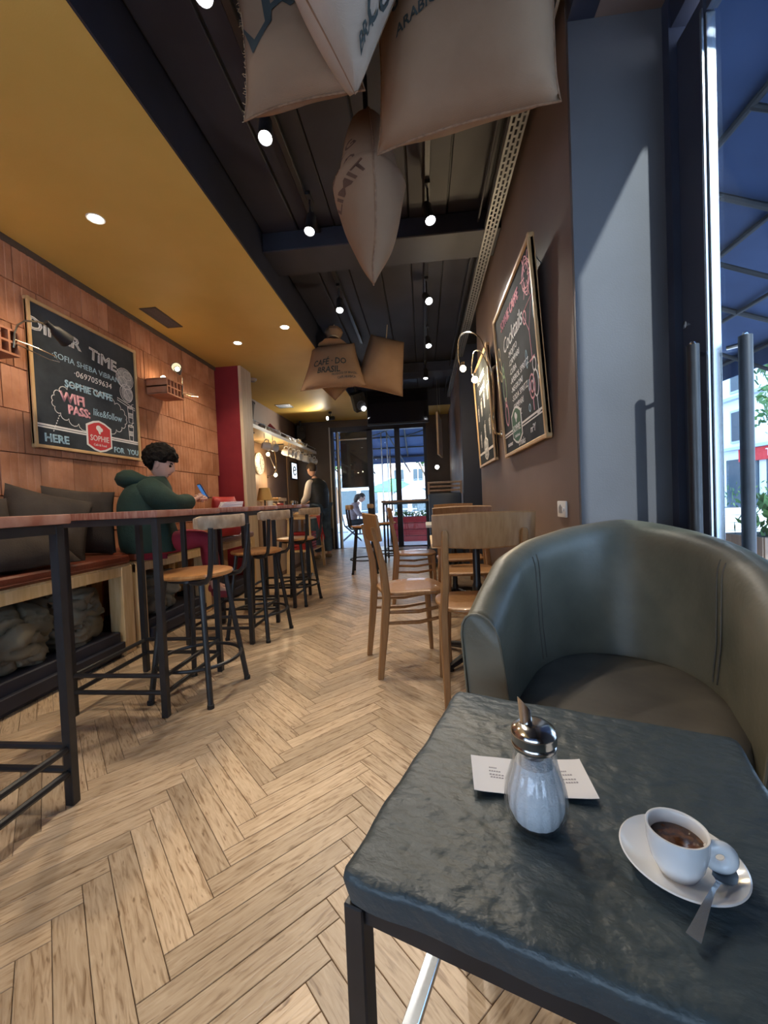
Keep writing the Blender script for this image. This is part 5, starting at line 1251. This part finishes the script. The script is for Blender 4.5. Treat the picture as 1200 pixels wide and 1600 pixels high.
for k, (y, l) in enumerate(((7.02, 'white teapot on the shelf, nearest of the teapots'), (7.32, 'white teapot on the shelf, between two others'), (7.85, 'white teapot on the shelf nearest the rear wall'))):
    m = tp if k == 0 else dup(tp, (0, 0, 0), 0)
    m.location = (-2.33, y, 2.033); m.rotation_euler = (0, 0, R_(-60 + 50 * k)); m['label'] = l
for k, (y, m_, l) in enumerate(((5.40, 'wicker', 'tall dark wicker basket at the near end of the shelf'), )):
    t = thing('wicker_basket', l, 'basket', (-2.41, y, 2.033))
    g = G(); pr = [(0, 0), (.125, 0)]
    for i in range(15): z = .012 + i * .022; r = .130 + .045 * z / .33; pr += [(r + .006, z), (r, z + .011)]
    pr += [(.178, .345), (.168, .345), (.150, .2), (.120, .01), (0, .01)]
    g.lathe(pr, 30, rib=.008, nrib=30); g.obj('basket', m_, t, ang=80); G().lathe([(.165, .338), (.185, .338), (.187, .352), (.165, .352)], 30).obj('rim', 'wicker', t)
for k, (y, m_, h, l) in enumerate(((5.82, 'galv', .11, 'grey tin jar on the shelf beside the wicker basket'), (6.02, 'white', .09, 'round white sugar jar on the shelf behind the rail'), (6.45, 'white', .12, 'tall white milk jar in the middle of the shelf'), (7.58, 'pine', .14, 'wooden canister on the shelf among the teapots'))):
    t = thing('shelf_jar', l, 'jar', (-2.30, y, 2.033)); G().lathe([(0, 0), (.05, 0), (.058, .01), (.06, h * .7), (.045, h), (0, h)], 22).obj('jar', m_, t); G().lathe([(.048, h), (.05, h + .012), (.02, h + .018), (.010, h + .028), (0, h + .03)], 18).obj('lid', m_, t)
t = thing('model_house', 'small red roofed ornament house on the shelf', 'ornament', (-2.33, 6.24, 2.033), R_(20))
G().box((0, 0, .06), (.12, .14, .12)).obj('house', 'white', t, smooth=False)
G().prism([(-.08, .115), (.08, .115), (0, .20)], -.085, .085, Matrix.Rotation(PI / 2, 4, 'X')).obj('roof', 'redc', t, smooth=False)
t = thing('wall_clock', 'round white wall clock on the timber panel behind the counter', 'clock', (-2.655, 6.5, 1.66), 0, None, FL)
G().lathe([(0, 0), (.18, 0), (.185, .02), (.172, .03), (.168, .022), (0, .022)], 40).obj('case', 'whitep', t)
for k in range(12): G().box((.145 * math.sin(k * PI / 6), .145 * math.cos(k * PI / 6), .0235), (.008, .022, .003), rz=-k * PI / 6).obj('hour_mark', 'blackm', t, smooth=False)
G().box((.02, .045, .026), (.010, .10, .003), rz=-.4).obj('hand', 'blackm', t, smooth=False); G().box((.03, -.05, .029), (.007, .13, .003), rz=.5).obj('hand', 'blackm', t, smooth=False)
st(G().span((-2.682, 6.15, .92), (-2.658, 6.85, 2.0)).obj('wall_panel', 'panelw', smooth=False)); st(G().span((-2.682, 7.95, .5), (-2.656, 8.58, 1.98)).obj('wall_panel', 'panelw', smooth=False))
pipe_lamp('white bent pipe lamp with two bulbs hanging over the counter', (-2.68, 6.95, 1.72), FL, bez([(.05, .25, .01), (.06, .22, .10), (.04, .05, .14), (0, -.15, .14), (-.02, -.22, .12), (-.03, -.25, .01)]),
    [bez([(.03, 0, .14), (-.1, -.12, .2), (-.3, -.12, .24), (-.5, .04, .24), (-.55, .10, .24)]), bez([(0, -.10, .14), (-.06, -.22, .2), (-.15, -.24, .22), (-.20, -.20, .22)])], [(-.57, .07, .24), (-.22, -.24, .22)], 6)
t = thing('menu_screen', 'small lit black framed screen with a round mark behind the barista', 'screen', (-2.655, 8.25, 1.66), 0, None, FL)
G().box((0, 0, .02), (.36, .36, .04), bev=.004).obj('case', 'blackm', t, smooth=False); G().box((0, 0, .0405), (.31, .31, .002)).obj('display', 'menus', t, smooth=False)
g = G(); g.tube([(x, y, .043) for x, y in arc(0, 0, .085, .085, 20, 330, 24)], .012, 6).tube([(-.085, 0, .043), (.08, .02, .043)], .012, 6); g.obj('mark', 'blackm', t)
def speaker(label, loc, rot):
    t = thing('loudspeaker', label, 'speaker', loc, 0, 'black ceiling loudspeakers', rot)
    G().box((0, 0, 0), (.20, .18, .30), bev=.012, seg=2).obj('cabinet', 'blackm', t); G().lathe([(0, 0), (.07, 0), (.078, .006), (.05, -.004), (0, .004)], 24, (0, -.091, -.05), m=Matrix.Rotation(PI / 2, 4, 'X')).obj('cone', 'black', t); G().lathe([(0, 0), (.028, 0), (.026, .006), (0, .006)], 18, (0, -.091, .08), m=Matrix.Rotation(PI / 2, 4, 'X')).obj('tweeter', 'black', t)
    return t
sp_ = speaker('black loudspeaker high in the rear left corner above the barista', (-2.50, 8.42, 2.46), Euler((R_(14), 0, R_(30))).to_matrix())
G().box((0, .05, .19), (.04, .04, .10)).obj('bracket', 'black', sp_, smooth=False)
sp_ = speaker('black loudspeaker under the ceiling left of the television', (-1.00, 6.75, 2.62), Euler((R_(25), R_(-18), R_(20))).to_matrix())
G().box((0, .04, .28), (.03, .03, .30)).obj('bracket', 'black', sp_, smooth=False)
G().lathe([(0, 0), (.034, 0), (.036, .01), (0, .014)], 16, (.03, -.094, -.11), m=Matrix.Rotation(PI / 2, 4, 'X')).obj('lamp_lens', 'spotl', sp_)
t = thing('rear_spotlight', 'lit white spotlight on the ochre ceiling before the glazed wall', 'spotlight', (-1.70, 7.72, 2.70))
q = Vector((-.5, -.55, -.12)).to_track_quat('Z', 'Y').to_matrix().to_4x4()
G().lathe([(0, -.03), (.03, -.03), (.03, 0), (0, 0)], 16).obj('base', 'blackm', t); G().tube([(0, 0, -.03), (0, 0, -.09)], .008, 7).obj('stem', 'blackm', t)
qm = Matrix.Translation((0, 0, -.12)) @ q
G().lathe([(0, -.08), (.036, -.08), (.04, .07), (.036, .07), (.034, .06), (0, .06)], 18, m=qm).obj('housing', 'blackm', t); G().lathe([(0, .062), (.034, .062), (.034, .068), (0, .07)], 18, m=qm).obj('lens', 'spotl', t)
spot((-1.70 - .07, 7.64, 2.50), (-2.45, 6.8, 2.52), 34, 2.0, (1, .93, .78))

# television on its ceiling bracket, sofa, poster at the rear right
t = thing('television', 'large dark flat television hung under the ceiling at the rear', 'television', (-.38, 7.0, 2.55), 0, None, Matrix.Rotation(R_(-7), 3, 'X'))
G().box((0, 0, 0), (1.04, .05, .60), bev=.008).obj('case', 'blackm', t, smooth=False); G().box((0, -.0255, .006), (1.01, .002, .56)).obj('screen', 'tvs', t, smooth=False)
G().box((0, .06, 0), (.30, .07, .24)).tube([(0, .07, .1), (0, .10, .46)], .022, 10).obj('bracket', 'black', t, smooth=False)
t = thing('sofa', 'dark blue sofa with slatted wooden top frame by the right wall rear', 'sofa', (.30, 6.05, 0))
G().box((0, .10, .24), (.44, .52, .36), bev=.03, seg=2).obj('seat', 'blue', t); G().box((0, -.18, .62), (.46, .10, .86), bev=.03, seg=2).obj('backrest', 'blue', t)
for k in range(3): G().box((0, -.20, 1.085 + k * .055), (.46, .03, .028), bev=.003).obj('slat', 'panelw', t, smooth=False)
for s in (-1, 1):
    G().box((s * .225, -.20, 1.12), (.028, .034, .18), bev=.003).obj('frame_post', 'panelw', t, smooth=False)
    for y in (-.16, .30): G().box((s * .18, y, .03), (.04, .04, .06)).obj('leg', 'blackm', t, smooth=False)
t = thing('poster', 'narrow seen framed white poster hung by the rear right wall', 'poster', (.31, 7.0, 2.02), 0, None, FR @ Matrix.Rotation(R_(-8), 3, 'Y'))
G().box((0, 0, 0), (.62, .66, .02)).obj('sheet', 'paper', t, smooth=False); g = G()
for s in (-1, 1): g.box((s * .31, 0, .004), (.02, .68, .03)); g.box((0, s * .33, .004), (.62, .02, .03))
g.obj('frame', 'frame', t, smooth=False); G().prism(arc(0, .05, .14, .16)[:-1], .009, .0115).obj('picture', 'chalkb', t, smooth=False); text('COFFEE', .09, t, (0, -.2, .0115), 'print')
for s in (-1, 1): G().tube([(s * .2, .33, 0), (s * .2, .99, 0)], .002, 4).obj('wire', 'galv', t)
t = thing('wall_light', 'small disc light on the rear wall right of the glazing', 'wall lamp', (.30, 8.598, 1.62), 0, None, FB)
G().lathe([(0, 0), (.05, 0), (.045, .03), (0, .03)], 20).obj('body', 'blackm', t); G().lathe([(0, .03), (.04, .03), (.036, .037), (0, .04)], 20).obj('lens', 'dl', t)

# ------------------------------------------------------------------ glazed rear wall
d2 = st(G().span((-1.93, 8.60, 2.46), (.10, 8.72, 2.56)).span((.04, 8.60, 0), (.10, 8.72, 2.5)).span((-1.14, 8.60, 0), (-1.03, 8.70, 2.5)).span((-.56, 8.60, 0), (-.45, 8.70, 2.5)).span((-1.93, 8.60, 0), (-1.86, 8.72, 2.5)).span((-1.80, 8.60, 0), (-1.77, 8.70, 2.5)).obj('door_2', 'navy', smooth=False))
G().span((-1.765, 8.56, 0), (-1.735, 8.64, 2.44), bev=.003).span((-1.935, 8.55, 0), (-1.915, 8.60, 2.56)).obj('pale_post', 'whitep', d2, smooth=False)
G().span((-1.73, 8.64, .02), (-1.14, 8.646, 2.46)).obj('pane', 'glass', d2, smooth=False)
G().span((-1.03, 8.64, .10), (-.56, 8.646, 2.46)).obj('pane', 'glass', d2, smooth=False)
G().span((-.45, 8.64, .10), (.04, 8.646, 2.46)).obj('pane', 'glass', d2, smooth=False)
for x in (-.84, -.72): G().span((x - .012, 8.61, .02), (x + .012, 8.64, 2.40)).obj('stile', 'alu', d2, smooth=False)
G().tube([(-.66, 8.57, .75), (-.66, 8.57, 2.05)], .014, 8).obj('pull_handle', 'alu', d2)
G().span((-1.73, 8.63, 2.28), (-1.14, 8.65, 2.31)).obj('transom', 'alu', d2, smooth=False)
t = thing('roller_blind', 'taupe roller blind drawn half down over the rear left pane', 'blind', (-1.435, 8.782, 2.58))
G().box((0, .012, -.64), (.62, .006, 1.30)).obj('fabric', 'roller', t, smooth=False); G().tube([(-.31, 0, .03), (.31, 0, .03)], .03, 10).obj('roller', 'galv', t); G().tube([(-.31, .012, -1.29), (.31, .012, -1.29)], .010, 8).obj('bottom_bar', 'galv', t)

# ------------------------------------------------------------------ outside
st(G().span((-30, 8.7, -.10), (30, 40, -.03)).span((1.25, -1.2, -.10), (30, 8.7, -.03)).span((-30, -20, -.10), (30, -1.2, -.03)).obj('street', 'asphalt', smooth=False))
def awning(label, M_, w, d, z0, z1, bars):
    t = thing('awning', label, 'awning', (0, 0, 0)); t.matrix_world = M_
    def P(x, y): return Vector((x, y, z0 + (z1 - z0) * y / d))
    g = G(); n_ = 16; rs = {}
    for i in range(n_ + 1):
        for j in range(9):
            x = -w / 2 + w * i / n_; y = d * j / 8; p = P(x, y); p.z += -.03 * math.sin(PI * j / 8) * (1 + math.cos(i * PI)) * .5
            rs[i, j] = g.bm.verts.new(p)
    for i in range(n_):
        for j in range(8): g.bm.faces.new((rs[i, j], rs[i + 1, j], rs[i + 1, j + 1], rs[i, j + 1]))
    o = g.obj('canopy', 'awn', t, ang=80); o.modifiers.new('s', 'SOLIDIFY').thickness = .006
    g = G(); g.span((-w / 2, d, z1 - .22), (w / 2, d + .012, z1 + .01)); g.obj('valance', 'awn', t, smooth=False)
    for k in range(bars + 1):
        x = -w / 2 + w * k / bars; G().tube([P(x, 0) - Vector((0, 0, .05)), P(x, d) - Vector((0, 0, .05))], .022, 8).obj('rafter', 'blackm', t)
    for f in (.03, .28, .52, .76, .99): G().tube([P(-w / 2, d * f) - Vector((0, 0, .055)), P(w / 2, d * f) - Vector((0, 0, .055))], .020, 8).obj('purlin', 'blackm', t)
    for k in range(bars):
        x = -w / 2 + w * (k + .5) / bars; G().tube([P(x, d * .28) - Vector((0, 0, .06)), P(x + .55, d * .99) - Vector((0, 0, .5))], .018, 8).obj('brace', 'blackm', t)
        G().tube([P(x - w / bars / 2, d * .52) - Vector((0, 0, .06)), P(x + w / bars / 2, d * .28) - Vector((0, 0, .06))], .014, 6).obj('brace', 'blackm', t)
    return t
awning('dark blue awning on black bars outside the entrance door', Matrix.Translation((1.12, 4.15, 0)) @ Matrix.Rotation(-PI / 2, 4, 'Z'), 7.0, 2.4, 3.25, 2.42, 6)
awning('dark blue awning outside the glazed rear wall', Matrix.Translation((-.9, 8.77, 0)), 5.0, 3.0, 3.0, 2.25, 5)
awning('unseen awning added outside the front window to block the sun, out of the frame', Matrix.Translation((-1.0, -1.21, 0)) @ Matrix.Rotation(PI, 4, 'Z'), 4.6, 2.2, 2.75, 2.25, 4)  # added out of view to keep direct sun off the near floor
def building(label, loc, rz, w, h, d, m, nx, nz, sign=None, first=2.6):
    t = thing('building', label, 'building', loc, rz, None)
    G().span((-w / 2, 0, 0), (w / 2, d, h)).obj('wall', m, t, smooth=False)
    for k in range(nz):
        z = first + k * 1.75
        for i in range(nx):
            x = -w / 2 + w * (i + .5) / nx
            f = G().box((x, -.01, z + .5), (.95, .08, 1.15)).obj('window', 'facade' if m != 'facade' else 'facade2', t, smooth=False)
            for s in (-1, 1): G().box((x + s * .22, -.05, z + .5), (.38, .02, 1.0)).obj('pane', 'wglass', f, smooth=False)
        G().box((0, -.12, z - .28), (w, .25, .10)).obj('ledge', 'facade2', t, smooth=False)
    for i in range(nx): G().box((-w / 2 + w * (i + .5) / nx, -.02, 1.0), (w / nx * .8, .06, 1.9)).obj('shopfront', 'wglass', t, smooth=False)
    if sign:
        o = G().box((sign[1], -.10, 2.05), (sign[2], .10, .42)).obj('sign', 'red', t, smooth=False)
        text(sign[0], .34, o, (0, 0, 0), 'chalk', name='lettering').matrix_local = Matrix.Translation((sign[1], -.155, 2.05)) @ FB.to_4x4()
    return t
building('pale building across the street with a red shop sign, seen through the entrance door', (11.0, 14.5, -.05), -PI / 2, 14, 9, 5, 'facade', 8, 4, ('TEF', .55, 2.8))
building('grey building across the street beyond the red signed one', (11.5, 27.5, -.05), -PI / 2, 10, 11, 5, 'facade2', 5, 5)
building('pale building far behind the rear glazing, left', (-9.5, 33, -.05), 0, 12, 10, 5, 'facade', 7, 5)
building('blush pink building far behind the rear glazing', (1.2, 35, -.05), 0, 8, 7, 5, 'facade3', 5, 3)
building('grey building far behind the rear glazing, right', (9.5, 36, -.05), 0, 8, 12, 5, 'facade2', 5, 5)
def tree(label, loc, h, r, seed, n=900):
    t = thing('tree', label, 'tree', loc, 0, None); q = random.Random(seed); ns = Vector((seed, 0, 0))
    G().tube([(0, 0, 0), (.05, .02, h * .4), (-.03, .03, h * .75)], [.11, .085, .05], 8).obj('trunk', 'bark', t)
    for k in range(3): a = k * 2.1 + seed; G().tube([(.03, .02, h * .4), (.5 * r * math.cos(a), .5 * r * math.sin(a), h * .7)], [.05, .02], 6).obj('branch', 'bark', t)
    g = G()
    for _ in range(n):
        d = Vector((q.gauss(0, 1), q.gauss(0, 1), q.gauss(0, 1))).normalized(); p = d * r * q.uniform(.45, 1) * (1 + .3 * noise.noise(d * 2 + ns)); p.z = p.z * .8 + h * .85
        a = Vector((q.gauss(0, 1), q.gauss(0, 1), q.gauss(0, 1))).normalized(); b = a.cross(d + Vector((.01, 0, 0))).normalized(); s_ = q.uniform(.06, .12)
        vs = [g.bm.verts.new(p + a * s_ * x + b * s_ * .6 * y) for x, y in ((-1, 0), (0, -1), (1, 0), (0, 1))]; g.bm.faces.new(vs)
    tag(g.obj('leaves', 'leaf', t, smooth=False), None, None, kind='stuff'); return t
tree('leafy street tree seen through the entrance door', (6.9, 7.5, -.05), 3.8, 1.3, 3)
tree('street tree standing farther along the pale building', (9.4, 10.9, -.05), 3.6, 1.2, 7)
tree('slender street tree behind the right rear pane', (.3, 17.5, -.05), 3.8, 1.1, 11)
tree('street tree behind the left rear pane', (-4.2, 19.5, -.05), 3.4, 1.3, 15)
def planter(label, loc, w, d, h, m, ph, seed):
    t = thing('planter', label, 'planter', loc, 0, None)
    n_ = max(3, int(h / .14))
    G().box((0, 0, h / 2), (w - .03, d - .03, h - .01)).obj('box', 'blackm', t, smooth=False)
    for k in range(n_):
        for s in (-1, 1):
            G().box((0, s * d / 2, h * (k + .5) / n_), (w, .02, h / n_ * .93), bev=.002).obj('board', m, t, smooth=False); G().box((s * w / 2, 0, h * (k + .5) / n_), (.02, d, h / n_ * .93), bev=.002).obj('board', m, t, smooth=False)
    q = random.Random(seed); g = G()
    for _ in range(260):
        x, y = q.uniform(-w / 2, w / 2) * .9, q.uniform(-d / 2, d / 2) * .9; z = h + q.uniform(0, ph); p = Vector((x, y, z)); a = Vector((q.gauss(0, .6), q.gauss(0, .6), 1)).normalized(); b = a.cross(Vector((q.gauss(0, 1), q.gauss(0, 1), .1))).normalized(); L = q.uniform(.03, .06)
        g.bm.faces.new([g.bm.verts.new(p + a * L * u + b * L * .35 * v) for u, v in ((-1, 0), (0, -1), (1, 0), (0, 1))])
    tag(g.obj('leaves', 'leaf', t, smooth=False), None, None, kind='stuff'); return t
planter('brown boarded planter box just outside the entrance door', (2.62, 3.30, -.05), .55, .40, .66, 'panelw', .28, 5)
planter('red planter box outside the right rear pane', (-.15, 10.1, -.05), 1.3, .40, .62, 'redc', .12, 6)
planter('green leaved planter across the street by the trees', (7.0, 9.0, -.05), 2.6, .5, .6, 'whitep', .5, 8)
crate('red plastic crate beside the planter outside the entrance', (3.22, 3.10, -.03), .1, 'red', .42, .36, .55, None, 5)
def parasol(label, loc, r, h, m):
    t = thing('parasol', label, 'parasol', loc, 0, 'parasols on the street terrace')
    G().tube([(0, 0, 0), (0, 0, h)], .022, 8).obj('pole', 'whitep', t); G().lathe([(0, 0), (.22, 0), (.2, .05), (.03, .07), (0, .07)], 18).obj('base', 'galv', t)
    G().lathe([(0, h), (r * .5, h - .18), (r, h - .42), (r, h - .56), (r - .006, h - .56), (r - .01, h - .43), (r * .5, h - .20), (0, h - .03)], 8).obj('canopy', m, t, smooth=False); return t
parasol('white terrace parasol outside the rear left pane', (-2.75, 13.5, -.05), 1.4, 2.15, 'sheet')
parasol('green terrace parasol behind the glazed rear door', (-1.25, 17.0, -.05), 1.0, 1.95, 'green')
parasol('white terrace parasol behind the rear right pane', (-.45, 15.2, -.05), .75, 1.6, 'sheet')
def terrace_table(label, x, y):
    t = thing('terrace_table', label, 'table', (x, y, -.03), 0, 'tables on the street terrace'); G().lathe([(0, .70), (.33, .70), (.34, .715), (.33, .73), (0, .73)], 24).obj('tabletop', 'whitep', t); G().tube([(0, 0, .02), (0, 0, .70)], .025, 8).obj('column', 'blackm', t); G().lathe([(0, 0), (.22, 0), (.20, .02), (0, .03)], 18).obj('base', 'blackm', t); return t
terrace_table('round terrace table outside the rear left pane', -2.0, 12.6)
terrace_table('round terrace table beyond the red planter outside', -.55, 12.8)
terrace_table('round terrace table across from the entrance door', 5.6, 6.6)
# outdoor guest on a folding chair
J = dict(pel=(0, 0, .50), sp=(0, .04, .66), ch=(0, .12, .84), nb=(0, .20, .96), nt=(0, .25, 1.01), shL=(-.16, .12, .92), shR=(.16, .12, .92), elL=(-.21, .22, .68), elR=(.21, .22, .68), wrL=(-.08, .40, .66), wrR=(.08, .40, .66),
    hpL=(-.09, .03, .48), hpR=(.09, .03, .48), knL=(-.11, .42, .50), knR=(.11, .42, .50), anL=(-.10, .46, .09), anR=(.10, .40, .09), toL=(-.10, .60, .04), toR=(.10, .54, .04))
jk = [[(J['pel'], (.20, .17)), (J['sp'], (.20, .16)), (J['ch'], (.20, .15)), ((0, .16, .93), .10)]] + [[(J['ch'], (.20, .15)), (J['sh' + q], .10), (J['el' + q], .07), (tuple(Vector(J['el' + q]).lerp(Vector(J['wr' + q]), .85)), .04)] for q in 'LR']
def hair_long(t, H, s):
    hair_short(t, H, s); G().tube([H @ Vector(p) for p in ((0, -.07, .04), (0, -.105, -.03), (0, -.10, -.12), (0, -.085, -.20))], [.06, .07, .06, .03], 12).obj('hair', 'hair2', t)
person('guest outdoors seated sideways on a folding chair, bent forward in a dusky jacket', (-1.90, 10.5, -.03), R_(-80), J,
    [('jacket', mat('dusky_jacket', (.22, .15, .15), (.34, .26, .26), rough=.9, scale=12), jk, 0)] + [('trousers', 'blackm', [[((0, .02, .50), .11), (J['hp' + q], .098), (J['kn' + q], .07), (add(J['an' + q], 0, 0, .04), .05)] for q in 'LR'], 0)] + [('shoe', 'blackm', sh(q), 0) for q in 'LR'],
    hair_long, (0, .30, 1.11), (R_(-30), 0, 0), [(J['wrL'], (.3, .8, -.1), (0, .1, 1), 1, .7, 1), (J['wrR'], (-.3, .8, -.1), (0, .1, 1), 1, .7, -1)], 1.0)
t = thing('folding_chair', 'black folding chair under the outdoor guest', 'chair', (-1.90, 10.5, -.03), R_(-80))
for k in range(5): G().box((0, -.10 + k * .085, .385), (.40, .06, .018)).obj('slat', 'black', t, smooth=False)
for s in (-1, 1):
    G().tube([(s * .19, -.24, .82), (s * .19, -.16, .40), (s * .19, .26, 0)], .012, 6).obj('leg', 'black', t); G().tube([(s * .20, .24, .38), (s * .20, -.22, 0)], .012, 6).obj('leg', 'black', t)
G().box((0, -.235, .74), (.40, .018, .12)).obj('backrest', 'black', t, smooth=False)
